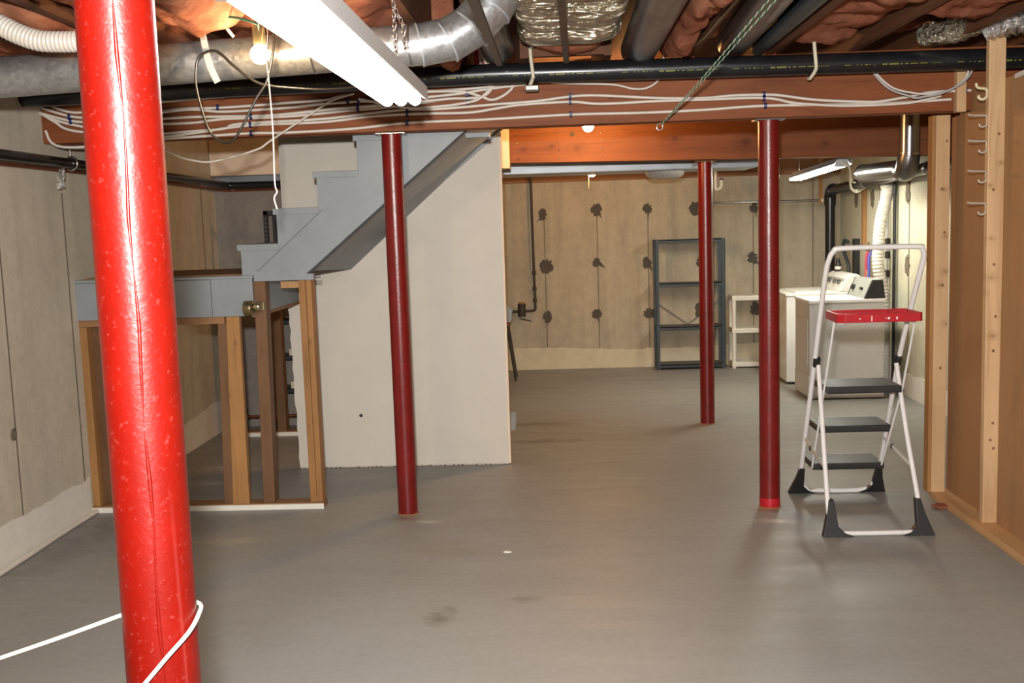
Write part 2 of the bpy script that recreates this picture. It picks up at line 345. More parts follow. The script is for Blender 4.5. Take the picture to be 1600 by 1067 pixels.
def band(axis, s0, s1, zf, depth, mat, parent, n):
    top = []
    for i in range(n + 1):
        t = i / n; top.append((s0 + (s1 - s0) * t, zf(t) + .018 * noise.noise((t * n * .45, s0, 3)) + random.uniform(-.006, .006)))
    pts = [(s0, .0)] + top + [(s1, .0)]
    m_ = MB()
    for i in range(n): m_.prism([(top[i][0], 0), (top[i + 1][0], 0), top[i + 1], top[i]], axis, *depth)
    return m_.build('whitewash_band', mat, parent)
band(0, 2.6, 5.47, lambda t: .20, (-2.602, -2.594), 'whitewash', wl, 60)
band(0, 5.75, 7.9, lambda t: .14 + .12 * t, (-2.602, -2.594), 'whitewash', wl, 40)
band(1, -1.05, 2.83, lambda t: .205 + .02 * math.sin(t * 9), (10.593, 10.602), 'whitewash_tan', wb, 90)
band(0, 5.2, 10.6, lambda t: .19, (2.824, 2.832), 'whitewash', wr, 70)
# ------------------------------------------------------------------ beams and posts
bm_ = thing('support_beam', 'long brown timber beam carrying stapled white cables, nearest to the viewer', 'beam', (0, 5.33, 1.995))
for i, y in enumerate((5.27, 5.312, 5.354)): B(-2.6, 2.83, y, y + .041, 1.995 + (.004 if i == 1 else 0), 2.298).build('ply', 'beam_fir', bm_, .003)
for (x, y, z) in [(-2.446,5.25,2.122),(-2.44,5.25,2.100),(-1.683,5.25,2.142),(-1.517,5.25,2.091),(-1.523,5.25,2.051),(-1.522,5.25,2.009),(-1.024,5.25,2.152),(-.97,5.25,2.138),(-.975,5.25,2.113),(-.728,5.25,2.098),(-.729,5.25,2.074),(-.731,5.25,2.033),(-.428,5.25,2.16),(-.413,5.25,2.142),(-.426,5.25,2.121),(.085,5.25,2.133),(.084,5.25,2.105),(.086,5.25,2.044),(1.035,5.25,2.105),(1.034,5.25,2.086),(1.041,5.25,2.051),(2.005,5.25,2.089)]:
    s_ = MB(); s_.box(x - .006, x + .006, 5.244, 5.249, z - .013, z + .013); s_.box(x - .006, x + .006, 5.244, 5.272, z - .014, z - .009); s_.box(x - .006, x + .006, 5.244, 5.272, z + .009, z + .014)
    s_.build('cable_staple', 'staple_blue', bm_)
MB().tube([(-2.06, 5.262, 1.99)] + [(-.9, 5.262, 1.99)], .002, 6).build('nail', 'steel_shiny', bm_) if False else None
fb = thing('support_beam', 'orange-lit timber beam with knots, over the laundry and behind the first beam', 'beam', (0, 7.55, 1.93))
def tiltbox(x0, x1, y0, y1, z0, z1, dz): return MB().hexa([(x0, y0, z0), (x1, y0, z0 - dz), (x1, y1, z0 - dz), (x0, y1, z0), (x0, y0, z1), (x1, y0, z1), (x1, y1, z1), (x0, y1, z1)])
for y in (7.50, 7.545): tiltbox(-.33, 2.83, y, y + .044, 1.938, 2.295, .05).build('ply', 'far_fir', fb, .003)
for x in (.02, .33, -.27):
    for k in range(4): MB().ball((x + .004 * k, 7.498, 2.13 - .055 * k), .006, 8, 6).build('nail', 'steel_shiny', fb)
MB().cyl((.13, 7.485, 2.125), (.13, 7.51, 2.125), .016, 12).build('bolt', 'black_iron', fb)
for (x, z, r) in [(.10, 2.05, .028), (.28, 2.03, .034), (1.05, 2.06, .03), (-.15, 2.045, .018)]:
    MB().lathe([(r, 0), (r * .9, .003), (r * .5, .004)], (x, 7.5, z), 1, 16).build('knot', 'sill_wood', fb) if False else None
def post(x, y, r, z1, mat, label, flange, loc):
    t = thing('steel_post', label, 'post', (x, y, 0), 'red steel posts')
    MB().cyl((x, y, .0), (x, y, z1), r, 40).build('shaft', mat, t)
    if flange:
        B(x - .075, x + .075, y - .055, y + .055, z1 - .001, z1 + .005).build('top_plate', 'rust' if flange == 2 else 'steel_shiny', t)
    MB().lathe([(r + .006, 0), (r + .003, .004), (r, .005)], (x, y, .001), 2, 40).build('base_ring', 'rust', t)
    return t
t = post(-.62, 1.50, .0545, 2.30, 'red_near', 'bright glossy red steel post in the left foreground, wrapped by a white cord', 0, 0)
MB().tube([(-.60 + .002 * math.sin(k * 1.7), 1.4500, .5 + k * .075) for k in range(25)], [.0022 + .0012 * math.sin(k * 2.3) for k in range(25)], 8).build('weld_seam', 'red_near', t)
post(-.831, 5.37, .052, 1.989, 'red_post', 'dark red steel post standing in front of the white stair wall', 1, 0)
post(1.078, 5.365, .052, 1.989, 'red_post', 'dark red steel post with bright red painted foot, left of the step stool', 1, 0)
post(1.075, 7.60, .052, 1.905, 'red_post', 'distant dark red steel post under the orange beam, before the metal shelves', 2, 0)
t = [o for o in bpy.data.objects if o.name.startswith('steel_post') and abs(o.location.x - 1.078) < .001][0]
MB().lathe([(.053, 0), (.053, .045), (.0525, .05)], (1.078, 5.365, .002), 2, 40).build('painted_foot', 'tray_red', t, label='bright red repainted foot')
# ------------------------------------------------------------------ overhead: drain pipe, ducts, foil, insulation
dp = thing('drain_pipe', 'long black plastic drain pipe with yellow print, running along the near beam', 'pipe', (0, 5.1, 2.22))
MB().tube([(-2.6, 5.1, 2.208), (-.3, 5.1, 2.232), (2.83, 5.1, 2.207)], .049, 28).build('tube', 'abs_black', dp)
pm = MB()
x = -1.75
while x < 2.1:
    for (dx, l, h) in [(0, .03, .004), (.055, .008, .004), (.075, .006, .005), (.095, .012, .006), (.115, .006, .004), (.135, .006, .004), (.175, .022, .008), (.205, .045, .009), (.26, .008, .007), (.28, .014, .006), (.305, .034, .005), (.348, .034, .005), (.40, .05, .002)]:
        z0 = 2.232 - .0155 - (.008 * abs(x + dx + .3))
        pm.box(x + dx, x + dx + l, 5.1 - .0492, 5.1 - .0455, z0 - h * .36, z0 + h * .36)
    x += .52
pm_ = pm.build('print_line', 'print_yellow', dp); pm_['label'] = 'row of small yellow printed marks'; pm_['kind'] = 'stuff'
def strap(x, z0, z1, mat, clip, label):
    t = thing('pipe_hanger', label, 'pipe hanger', (x, 5.04, z0))
    MB().tube(spl([(x - .002, 5.052, z1), (x, 5.044, (z0 + z1) / 2 + .04), (x + .008, 5.046, 2.21), (x + .006, 5.052, z0 + .035), (x - .008, 5.085, z0 + .006), (x - .01, 5.12, z0 + .008)], 6), .009, 8).build('strap', mat, t)
    if clip: B(x - .032, x + .034, 5.07, 5.13, z0 - .02, z0 + .006).build('clamp', 'galv_dark', t, .004); MB().ball((x + .004, 5.045, z1), .014, 10, 8).build('clip', 'chrome', t)
strap(-.10, 2.165, 2.345, 'cream_tape', 1, 'cream strap with grey clamp hanging the black pipe under the foil duct')
strap(1.228, 2.150, 2.36, 'cream_tape', 0, 'cream strap hanging the black pipe at the right, below a joist')
gd = thing('round_duct', 'galvanized round duct with elbow, crossing behind the fluorescent light at left', 'duct', (-1.5, 3.9, 2.16))
MB().tube([(-2.6, 3.9, 2.105), (-.47, 3.93, 2.189)], .0755, 36).build('pipe', 'galvanized', gd)
# elbow gores
C0 = V((-.47, 3.93, 2.189)); ang = [0, 15, 33, 52]
dirs = [V((math.cos(math.radians(a)), .15, math.sin(math.radians(a)) + .04)).normalized() for a in (8, 28, 46, 56)]
p = C0
for i, d in enumerate(dirs):
    q = p + d * (.10 if i < 3 else .19); r = .0775 + .0035 * i
    MB().tube([p - d * .018, q + d * .012], r, 36).build('elbow_gore', 'galvanized', gd)
    MB().tube([p - d * .021, p - d * .015], r + .003, 36).build('seam_ring', 'galv_blue', gd); p = q
for x in (-.88, -.52): MB().tube([(x - .004, 3.9 + .03 * (x + 2.6) / 2.13, 2.105 + .084 * (x + 2.6) / 2.13), (x + .004, 3.9 + .03 * (x + 2.6) / 2.13, 2.1052 + .084 * (x + 2.6) / 2.13)], .0768, 36).build('seam_ring', 'steel_shiny', gd)
t = thing('plastic_strap', 'clear plastic strip dangling in front of the galvanized duct', 'strap', (-1.25, 3.8, 2.27))
q = spl([(-1.262, 3.80, 2.272), (-1.255, 3.815, 2.20), (-1.24, 3.805, 2.13), (-1.212, 3.80, 2.062)], 5); m_ = MB()
for a, b_ in zip(q[:-1], q[1:]): m_.bar(a, b_, .024, .003, (0, 1, 0))
m_.build('strip', 'clear_plastic', t)
def rduct(name, pts, r, mat, label, cat='duct'):
    o = MB().tube(pts, r, 32).build(name, mat); tag(o, label, cat); return o
rduct('round_duct', [(.412, 2.6, 2.342), (.425, 5.24, 2.342)], .088, 'galv_dark', 'dark round metal duct immediately right of the foil-wrapped duct')
rduct('round_duct', [(.775, 2.6, 2.335), (.882, 5.24, 2.355)], .076, 'galv_dark', 'dark round metal duct crossed by the green cords')
rduct('round_duct', [(.955, 2.6, 2.30), (1.005, 5.24, 2.325)], .036, 'dark_steel', 'thin dark metal pipe beside a joist, right of the green cords', 'pipe')
MB().tube([(-.285, 3.99, 2.43), (-.27, 4.4, 2.37), (-.255, 5.04, 2.345)], .078, 32).build('connecting_pipe', 'galv_dark', gd)
# foil wrapped trunk
def foiltrunk():
    me = []; nu, nv = 72, 130; X0, X1, Z0, Z1 = -.142, .292, 2.305, 2.49
    per = []
    cx, cz, hx, hz = (X0 + X1) / 2, (Z0 + Z1) / 2, (X1 - X0) / 2, (Z1 - Z0) / 2
    for k in range(nu):
        t = 2 * PI * k / nu; c, s = math.cos(t), math.sin(t); e = .45
        per.append((cx + hx * math.copysign(abs(c) ** e, c), cz + hz * math.copysign(abs(s) ** e, s)))
    vs = []
    for j in range(nv):
        y = 2.6 + (4.93 - 2.6) * j / (nv - 1); sh = 1 if j < nv - 8 else 1 - .025 * (j - nv + 8)
        sag = .016 * math.sin(j * .24)
        for (x, z) in per:
            n1 = noise.noise((x * 3, y * 9, z * 4)) * .020 + noise.noise((x * 5 + y * 3, y * 22, z * 9)) * .013 + abs(noise.noise((x * 3 - y * 2, y * 15 + 5, 2))) * -.018
            px = cx + (x - cx) * sh; pz = cz + (z - cz) * sh
            d = V((x - cx, 0, (z - cz) * 1.6)).normalized(); p = V((px, y, pz)) + d * n1
            if z < cz: p.z -= sag * .6
            vs.append(p)
    fs = [(j * nu + k, j * nu + (k + 1) % nu, (j + 1) * nu + (k + 1) % nu, (j + 1) * nu + k) for j in range(nv - 1) for k in range(nu)]
    m_ = MB(); m_.add(vs, fs, True); m_.add(vs[:nu], [list(range(nu))]); m_.add(vs[-nu:], [list(range(nu))[::-1]]); return m_
t = thing('foil_duct', 'large rectangular duct wrapped in crumpled foil insulation, overhead at centre', 'duct', (.08, 4, 2.29))
foiltrunk().build('foil_wrap', 'foil', t)
def lumpy(x0, x1, y0, y1, zb, zt, amp, seed, nx=16, ny=26, sag=.03):
    vs = []; 
    for top in (0, 1):
        for j in range(ny):
            for i in range(nx):
                u, v_ = i / (nx - 1), j / (ny - 1); x = x0 + (x1 - x0) * u; y = y0 + (y1 - y0) * v_
                e = min(u, 1 - u, v_ * 3, (1 - v_) * 3)
                if top: z = zt
                else:
                    z = zb + amp * noise.fractal((x * 5 + seed, y * 4, seed), .8, 2.1, 4) - sag * math.sin(PI * u) * (.6 + .4 * math.sin(y * 5 + seed))
                    z += (.04 * (1 - min(1, e / .18)) ** 2)
                    z = min(z, zt - .02)
                if v_ in (0, 1) and not top: y += .03 * noise.noise((x * 14, seed, 1))
                vs.append((x, y, z))
    fs = []; q = nx * ny
    for j in range(ny - 1):
        for i in range(nx - 1):
            a = j * nx + i; fs.append((a, a + 1, a + nx + 1, a + nx)); fs.append((q + a, q + a + nx, q + a + nx + 1, q + a + 1))
    for i in range(nx - 1): fs.append((i, q + i, q + i + 1, i + 1)); a = (ny - 1) * nx + i; fs.append((a, a + 1, q + a + 1, q + a))
    for j in range(ny - 1): a = j * nx; fs.append((a, a + nx, q + a + nx, q + a)); a += nx - 1; fs.append((a, q + a, q + a + nx, a + nx))
    return MB().add(vs, fs, True)
lumpy(-.11, .245, 4.86, 5.05, 2.315, 2.49, .02, 3, 16, 8, .01).build('end_insulation', 'insulation', t, label='pink fibre edge showing at the duct end')
def ragged(pts):
    return MB().prism(pts, 2, 2.272, 2.2745)
o = MB().hexa([(-.215, 2.5, 2.09), (-.183, 2.5, 2.09), (-.230, 4.98, 2.25), (-.262, 4.98, 2.25), (-.215, 2.5, 2.102), (-.183, 2.5, 2.102), (-.230, 4.98, 2.262), (-.262, 4.98, 2.262)]).build('furring_strip', 'strip_brown', None, .002); tag(o, 'dark brown strip passing under the duct elbow, left of the foil duct', 'strip')
o = MB().hexa([(.000, 2.6, 2.245), (.028, 2.6, 2.245), (.082, 5.05, 2.26), (.054, 5.05, 2.26), (.000, 2.6, 2.257), (.028, 2.6, 2.257), (.082, 5.05, 2.272), (.054, 5.05, 2.272)]).build('furring_strip', 'strip_brown', None, .002); tag(o, 'dark brown strip crossing under the middle of the foil duct', 'strip')
# insulation batts in the joist bays
batts = [(-2.50, -2.19, 3.6, 4.6, 2.30, 'pinkish insulation batt above the white ribbed hose, far left bay'),
 (-2.10, -1.79, 3.62, 4.3, 2.29, 'orange-lit insulation batt over the hose, left of the bright red post'),
 (-2.10, -1.79, 4.45, 5.2, 2.33, 'shadowed insulation batt above the galvanized duct at far left'),
 (-1.70, -1.38, 3.1, 5.1, 2.31, 'insulation batt hidden behind the top of the bright red post'),
 (-1.32, -1.06, 3.05, 3.72, 2.235, 'orange-lit insulation batt sagging onto the galvanized duct, right of the bright red post'),
 (-1.32, -.975, 3.95, 5.2, 2.33, 'insulation batt over the galvanized duct beside the hanging bulb'),
 (-.925, -.56, 3.0, 5.2, 2.32, 'insulation batt above the far end of the fluorescent light'),
 (-.515, -.42, 4.6, 5.0, 2.25, 'orange insulation tuft tucked under the duct elbow'),
 (-.515, -.16, 2.9, 3.7, 2.43, 'insulation batt above the duct elbow'),
 (.52, .64, 3.2, 5.15, 2.28, 'lumpy insulation strip between the dark duct and a joist at centre'),
 (.695, .768, 4.5, 5.2, 2.37, 'small insulation tuft beside the dark duct with green cords'),
 (1.095, 1.452, 3.3, 4.15, 2.315, 'red-pink insulation batt in the bay right of the cream strap, nearer piece'),
 (1.095, 1.452, 4.2, 5.22, 2.345, 'red-pink insulation batt in the bay right of the cream strap, farther piece'),
 (1.50, 1.852, 3.6, 4.55, 2.325, 'pink insulation batt hanging beside the foil hose at right, nearer piece'),
 (1.50, 1.852, 5.14, 5.26, 2.39, 'dark pink insulation batt tucked behind the foil hose'),
 (1.90, 2.26, 3.3, 4.6, 2.37, 'insulation batt above the crumpled foil hose at far right')]
for i, (x0, x1, y0, y1, zb, lb) in enumerate(batts):
    o = lumpy(x0, x1, y0, y1, zb, 2.535, .042, i * 3.7 + 1, 18, max(10, int((y1 - y0) * 22)), .03).build('insulation_batt', 'insulation'); tag(o, lb, 'insulation', 'insulation batts between the joists')
for (x0, x1, z1, lb) in [(-.385, -.30, 2.42, 'red painted block behind the pipe, left of the foil duct, with cables over it'), (.645, .70, 2.44, 'red painted block between dark duct and joist, at centre'), (1.055, 1.10, 2.40, 'red painted block under the joist near the cream strap at right'), (1.87, 1.905, 2.44, 'red painted block behind the foil hose')]:
    o = B(x0, x1, 5.285, 5.325, 2.298, z1).build('wood_block', 'tray_red', None, .002); tag(o, lb, 'block', 'red blocks on the beam')
# foil hose right
def crumple_tube(pts, rs, amp, seed, seg=28, n=14):
    P = spl(pts, n); m_ = MB(); N_ = len(P); R_ = []
    for i in range(N_):
        t = i / (N_ - 1) * (len(rs) - 1); k = min(int(t), len(rs) - 2); R_.append(rs[k] + (rs[k + 1] - rs[k]) * (t - k))
    m_.tube(P, R_, seg, True)
    for i, p in enumerate(m_.v[:N_ * seg]):
        c = P[i // seg]; d = (p - c).normalized(); m_.v[i] = p + d * (amp * noise.fractal(p * 16 + V((seed, 0, 0)), .7, 2, 3) + amp * .5 * math.sin(i // seg * 1.9))
    return m_
t = thing('foil_hose', 'crumpled foil flexible duct passing over the right partition', 'duct', (1.9, 4.9, 2.3))
crumple_tube([(1.74, 5.10, 2.332), (1.84, 4.98, 2.335), (1.96, 4.86, 2.365)], [.045, .06, .06], .008, 2).build('narrow_section', 'foil', t)
crumple_tube([(1.95, 4.88, 2.345), (2.03, 4.80, 2.36), (2.15, 4.74, 2.385), (2.45, 4.66, 2.42)], [.075, .085, .095, .095], .016, 5).build('wide_section', 'foil_bright', t)
# ribbed hose
P = spl([(-2.13, 3.5, 2.36), (-2.0, 3.53, 2.315), (-1.88, 3.55, 2.252), (-1.81, 3.55, 2.215), (-1.74, 3.55, 2.189), (-1.67, 3.55, 2.182), (-1.60, 3.55, 2.181), (-1.50, 3.55, 2.19), (-1.42, 3.55, 2.22)], 26)
L = [0]
for a, b_ in zip(P[:-1], P[1:]): L.append(L[-1] + (b_ - a).length)
def ribbed(P, r, pitch, amp, seg=20):
    L = [0]
    for a, b_ in zip(P[:-1], P[1:]): L.append(L[-1] + (b_ - a).length)
    return MB().tube(P, [r + amp * math.cos(2 * PI * l / pitch) for l in L], seg)
def dense(P, step):
    out = [P[0]]; acc = 0
    for a, b_ in zip(P[:-1], P[1:]):
        d = (b_ - a).length; n = max(1, int(d / step + .5))
        for k in range(1, n + 1): out.append(a.lerp(b_, k / n))
    return out
o = ribbed(dense(P, .0035), .0345, .0145, .0018).build('ribbed_hose', 'hose_white'); tag(o, 'white ribbed vacuum hose draped in front of the duct at top left', 'hose')
# ------------------------------------------------------------------ lamps
def tube_light(name, a, b_, wd, mat, label, loc):
    a, b_ = V(a), V(b_); t = thing(name, label, 'light', a.lerp(b_, .5))
    d = (b_ - a).normalized(); sd = d.cross(V((0, 0, 1))).normalized(); up = sd.cross(d)
    prof = [(-wd * .56, -.010), (-wd * .28, .030), (-.25 * wd, .038), (.25 * wd, .038), (.28 * wd, .030), (wd * .56, -.010), (wd * .53, -.012), (wd * .25, .024), (-wd * .25, .024), (-wd * .53, -.012)]
    vs = [p + sd * x + up * z for p in (a, b_) for x, z in prof]; n = len(prof)
    MB().add(vs, [list(range(n))[::-1], list(range(n, 2 * n))] + [(i, (i + 1) % n, n + (i + 1) % n, n + i) for i in range(n)]).build('reflector', 'reflector', t)
    for s_ in (-1, 0, 1):
        o_ = sd * (s_ * wd * .32) + up * -.012
        MB().tube([a + o_ + d * .03, b_ + o_ - d * .004], wd * .135, 16).build('lamp_tube', mat, t)
        for e in (a + d * .012, b_ - d * .0): pass
    for e, k in ((a, 1),): MB().add([e + sd * x + up * z + d * y for y in (.002, .028) for x, z in ((-wd * .5, -.03), (wd * .5, -.03), (wd * .28, .036), (-wd * .28, .036))], [(3, 2, 1, 0), (4, 5, 6, 7), (0, 1, 5, 4), (1, 2, 6, 5), (2, 3, 7, 6), (3, 0, 4, 7)]).build('end_bracket', 'reflector', t)
    q = sd * (wd * .60); MB().add([e + q + sd * x + up * z for e in (a, b_) for x, z in ((-.002, -.016), (.002, -.016), (.0, .030), (-.004, .030))], [(3, 2, 1, 0), (4, 5, 6, 7), (0, 1, 5, 4), (1, 2, 6, 5), (2, 3, 7, 6), (3, 0, 4, 7)]).build('side_skirt', 'reflector', t)
    return t, d, sd, up
tl, d, sd, up = tube_light('fluorescent_light', (-.52, 1.86, 1.965), (-.52, 3.62, 1.965), .15, 'tube_near', 'large bright white fluorescent shop light hanging on a chain near the viewer', 0)
ch = MB()
def chain(pts, parent, mat='chrome', link=.020, r=.0022):
    P = dense([V(p) for p in pts], link * .82); m_ = MB()
    for i, p in enumerate(P):
        ring = []
        for k in range(12):
            tt = 2 * PI * k / 12; x = .006 * math.cos(tt); z = link * .55 * math.sin(tt)
            ring.append(p + (V((x, 0, z)) if i % 2 else V((x * .3, x, z))))
        m_.tube(ring, r, 5, closed=True)
    return m_.build('chain', mat, parent)
chain([(-.53, 3.60, 2.285), (-.528, 3.60, 1.99)], tl); chain([(-.53, 3.60, 2.26), (-.50, 3.60, 2.20), (-.497, 3.60, 2.13)], tl)
MB().tube([(-.53 + .010 * math.cos(k * PI / 6), 3.60, 2.297 + .010 * math.sin(k * PI / 6)) for k in range(12)], .003, 6, closed=True).build('hook', 'chrome', tl)
tl2, d, sd, up = tube_light('fluorescent_light', (2.155, 8.0, 1.885), (2.085, 9.22, 1.825), .12, 'tube_far', 'small fluorescent light with white housing above the washer and dryer', 0)
for q in ((2.15, 8.1, 1.92), (2.09, 9.1, 1.86)): MB().tube([q, (q[0], q[1], 2.54)], .0025, 6).build('hanging_wire', 'steel_shiny', tl2)
MB().tube(spl([(2.155, 8.0, 1.90), (2.19, 7.97, 1.86), (2.21, 7.96, 1.78), (2.23, 8.0, 1.74), (2.28, 8.1, 1.735)], 6), .006, 8).build('power_cord', 'cream_tape', tl2)
def bulb(loc, top, r, mat, label, cord=None):
    x, y, z = loc; t = thing('light_bulb', label, 'light', (x, y, top))
    MB().lathe([(.052, 0), (.055, -.006), (.045, -.022), (.028, -.026)][::-1], (x, y, top), 2, 28).build('ceiling_holder', 'porcelain', t)
    sk = top - .024
    MB().lathe([(.022, sk - (z + r * .9)), (.024, .018), (.019, .002), (.016, 0)][::-1] if False else [(.016, 0), (.021, .008), (.021, sk - (z + r * .85))], (x, y, z + r * .85), 2, 20).build('socket', 'brass_old' if cord else 'porcelain', t)
    prof = [(.001, -r)] + [(r * math.sin(PI * k / 14), -r * math.cos(PI * k / 14)) for k in range(1, 12)] + [(r * .5, r * .98), (r * .45, r * 1.2)]
    MB().lathe(prof, (x, y, z), 2, 24).build('glass_bulb', mat, t)
    if cord: MB().tube(spl(cord, 5), .0028, 8).build('pull_cord', 'cable_white', t)
    return t
bulb((-.99, 3.58, 2.118), 2.30, .032, 'bulb_near', 'glowing bulb with long white pull cord beside the fluorescent shop light',
     [(-.965, 3.58, 2.215), (-.955, 3.565, 2.18), (-.958, 3.55, 2.08), (-.953, 3.55, 1.87), (-.957, 3.55, 1.69), (-.951, 3.55, 1.655), (-.962, 3.55, 1.632), (-.954, 3.55, 1.595)])
bulb((.223, 6.9, 2.125), 2.30, .036, 'bulb_mid', 'glowing orange bulb in front of the knotted second beam')
t = bulb((.325, 9.25, 1.925), 2.30, .034, 'bulb_far', 'distant glowing bulb under the rectangular duct before the back wall')
MB().tube([(.295, 9.25, 1.95), (.292, 9.25, 1.79)], .002, 6).build('pull_cord', 'cable_white', t)
# ------------------------------------------------------------------ cables along the beam
WR = {
'W1':[(-2.58,5.262,2.06),(-2.490,5.262,1.974),(-2.015,5.262,1.996),(-1.732,5.262,2.005),(-1.516,5.262,2.010),(-1.333,5.262,2.007),(-1.005,5.262,2.014),(-0.733,5.262,2.033),(-0.367,5.262,2.035),(0.086,5.262,2.044),(0.441,5.262,2.040),(0.743,5.262,2.043),(1.043,5.262,2.052),(1.521,5.262,2.041),(1.676,5.262,2.042),(1.940,5.262,2.050)],
'W2':[(-2.597,5.258,2.147),(-2.475,5.258,2.095),(-2.218,5.258,2.041),(-2.012,5.258,2.024),(-1.824,5.258,2.030),(-1.660,5.258,2.037),(-1.577,5.258,2.058),(-1.163,5.258,2.067),(-0.916,5.258,2.086),(-0.729,5.258,2.098),(-0.566,5.258,2.095),(-0.265,5.258,2.108),(-0.090,5.258,2.115),(0.085,5.258,2.131),(0.218,5.258,2.132),(0.520,5.258,2.108),(0.743,5.258,2.100),(0.880,5.258,2.107),(1.036,5.258,2.105),(1.114,5.258,2.099),(1.288,5.258,2.071),(1.520,5.258,2.053),(1.597,5.258,2.052),(1.736,5.258,2.070),(1.846,5.258,2.087),(2.033,5.258,2.089)],
'W3':[(-2.597,5.254,2.151),(-2.526,5.254,2.103),(-2.417,5.254,2.051),(-2.011,5.254,2.011),(-1.823,5.254,2.020),(-1.534,5.254,2.048),(-1.163,5.254,2.051),(-0.916,5.254,2.070),(-0.701,5.254,2.075),(-0.429,5.254,2.071),(-0.294,5.254,2.085),(-0.157,5.254,2.100),(0.085,5.254,2.105),(0.239,5.254,2.090),(0.519,5.254,2.093),(0.742,5.254,2.092),(1.035,5.254,2.089),(1.169,5.254,2.062),(1.259,5.254,2.050),(1.457,5.254,2.036),(1.735,5.254,2.040),(1.888,5.254,2.068)],
'La':[(-2.530,5.262,2.177),(-2.413,5.262,2.144),(-2.210,5.262,2.162),(-2.012,5.262,2.179),(-1.814,5.262,2.189),(-1.651,5.262,2.195)],
'La2':[(-2.015,5.262,2.133),(-1.850,5.262,2.143),(-1.654,5.262,2.142),(-1.325,5.262,2.153),(-1.136,5.262,2.161),(-1.077,5.262,2.174),(-0.999,5.262,2.184)],
'Lb':[(-2.596,5.258,2.18),(-2.556,5.258,2.162),(-2.413,5.258,2.121),(-2.213,5.258,2.111),(-2.014,5.258,2.126),(-1.817,5.258,2.138),(-1.654,5.258,2.121),(-1.325,5.258,2.129),(-1.159,5.258,2.139),(-0.955,5.258,2.147),(-0.843,5.258,2.137)],
'Lc':[(-2.595,5.254,2.147),(-2.413,5.254,2.099),(-2.212,5.254,2.092),(-2.015,5.254,2.097),(-1.818,5.254,2.100),(-1.655,5.254,2.097),(-1.407,5.254,2.094),(-1.079,5.254,2.115),(-0.875,5.254,2.123),(-0.682,5.254,2.140)],
'Ld':[(-2.019,5.262,2.074),(-1.822,5.262,2.072),(-1.658,5.262,2.085),(-1.329,5.262,2.086),(-1.000,5.262,2.105),(-0.845,5.262,2.112),(-0.684,5.262,2.125),(-0.523,5.262,2.143)],
'U1':[(-0.842,5.258,2.168),(-0.636,5.258,2.179),(-0.409,5.258,2.188),(-0.297,5.258,2.195),(-0.144,5.258,2.198)],
'U2':[(-0.636,5.250,2.153),(-0.457,5.250,2.165),(-0.338,5.250,2.180),(-0.201,5.250,2.193),(-0.131,5.250,2.197)],
'U3':[(-0.745,5.246,2.126),(-0.521,5.246,2.141),(-0.409,5.246,2.140),(-0.345,5.246,2.148),(-0.306,5.246,2.178),(-0.298,5.246,2.221),(-0.300,5.246,2.277),(-.34,5.24,2.40)],
'U4':[(-0.968,5.242,2.158),(-0.841,5.242,2.129),(-0.714,5.242,2.105),(-0.554,5.242,2.106),(-0.410,5.242,2.122),(-0.355,5.242,2.142),(-0.315,5.242,2.181),(-0.314,5.242,2.221),(-0.315,5.242,2.277),(-.37,5.24,2.40)],
'U5':[(-0.635,5.250,2.181),(-0.456,5.250,2.175),(-0.362,5.250,2.149),(-0.305,5.250,2.129),(-0.250,5.250,2.145),(-0.202,5.250,2.181),(-0.188,5.250,2.224),(-0.183,5.250,2.267)],
'diag':[(-1.993,5.200,1.965),(-1.884,5.200,1.905),(-1.801,5.200,1.880),(-1.704,5.200,1.873),(-1.487,5.200,1.922),(-1.400,5.200,1.971),(-1.147,5.200,2.120),(-1.081,5.200,2.153),(-0.984,5.220,2.181)],
'R1':[(-0.042,5.240,2.211),(0.043,5.240,2.195),(0.288,5.240,2.180),(0.391,5.240,2.156),(0.453,5.240,2.155),(0.504,5.240,2.178),(0.532,5.240,2.217),(0.540,5.240,2.269),(.57,5.24,2.33),(.70,5.24,2.335)],
'R2':[(1.530,5.170,2.206),(1.548,5.170,2.166),(1.616,5.170,2.100),(1.707,5.170,2.064),(1.740,5.170,2.053),(1.782,5.170,2.058),(1.858,5.170,2.070),(1.947,5.170,2.109),(1.989,5.170,2.146),(2.006,5.170,2.178)],
'R3':[(1.543,5.175,2.206),(1.562,5.175,2.166),(1.632,5.175,2.106),(1.723,5.175,2.079),(1.799,5.175,2.070),(1.874,5.175,2.076),(1.934,5.175,2.104),(1.979,5.175,2.144),(1.990,5.175,2.186)],
}
WL = {'W1': 'lowest white cable stapled along the near beam', 'W2': 'upper cable of the white pair rising at the middle of the near beam', 'W3': 'lower cable of the white pair at the middle of the near beam',
 'La': 'topmost white cable at the left end of the near beam, under the black pipe', 'La2': 'second white cable from the top at the left end of the near beam', 'Lb': 'white cable fanning down from the left wall to the second staple row', 'Lc': 'white cable fanning lowest from the left wall, ending near the fluorescent light',
 'Ld': 'white cable crossing the beam just above the dark hanging loop', 'U1': 'topmost white cable between the fluorescent light and the grey clamp', 'U2': 'white cable ending at the grey clamp, second from top', 'U3': 'white cable bending up behind the black pipe beside the blue staples',
 'U4': 'white cable sagging below the fluorescent light, then bending up behind the pipe', 'U5': 'white cable making a small droop left of the grey clamp', 'diag': 'thin slack cable drooping diagonally below the beam at left', 'R1': 'white cable drooping from the black pipe at the middle of the beam',
 'R2': 'front one of two thin cables drooping below the pipe near the right partition', 'R3': 'rear one of two thin cables drooping below the pipe near the right partition'}
for k, pts in WR.items():
    o = MB().tube(spl(pts, 6), .0072 if k[0] in 'WLU' else .0052, 8).build('electrical_cable', 'cable_grey' if k == 'R2' else 'cable_white')
    tag(o, WL[k], 'cable', 'cables along the near beam')
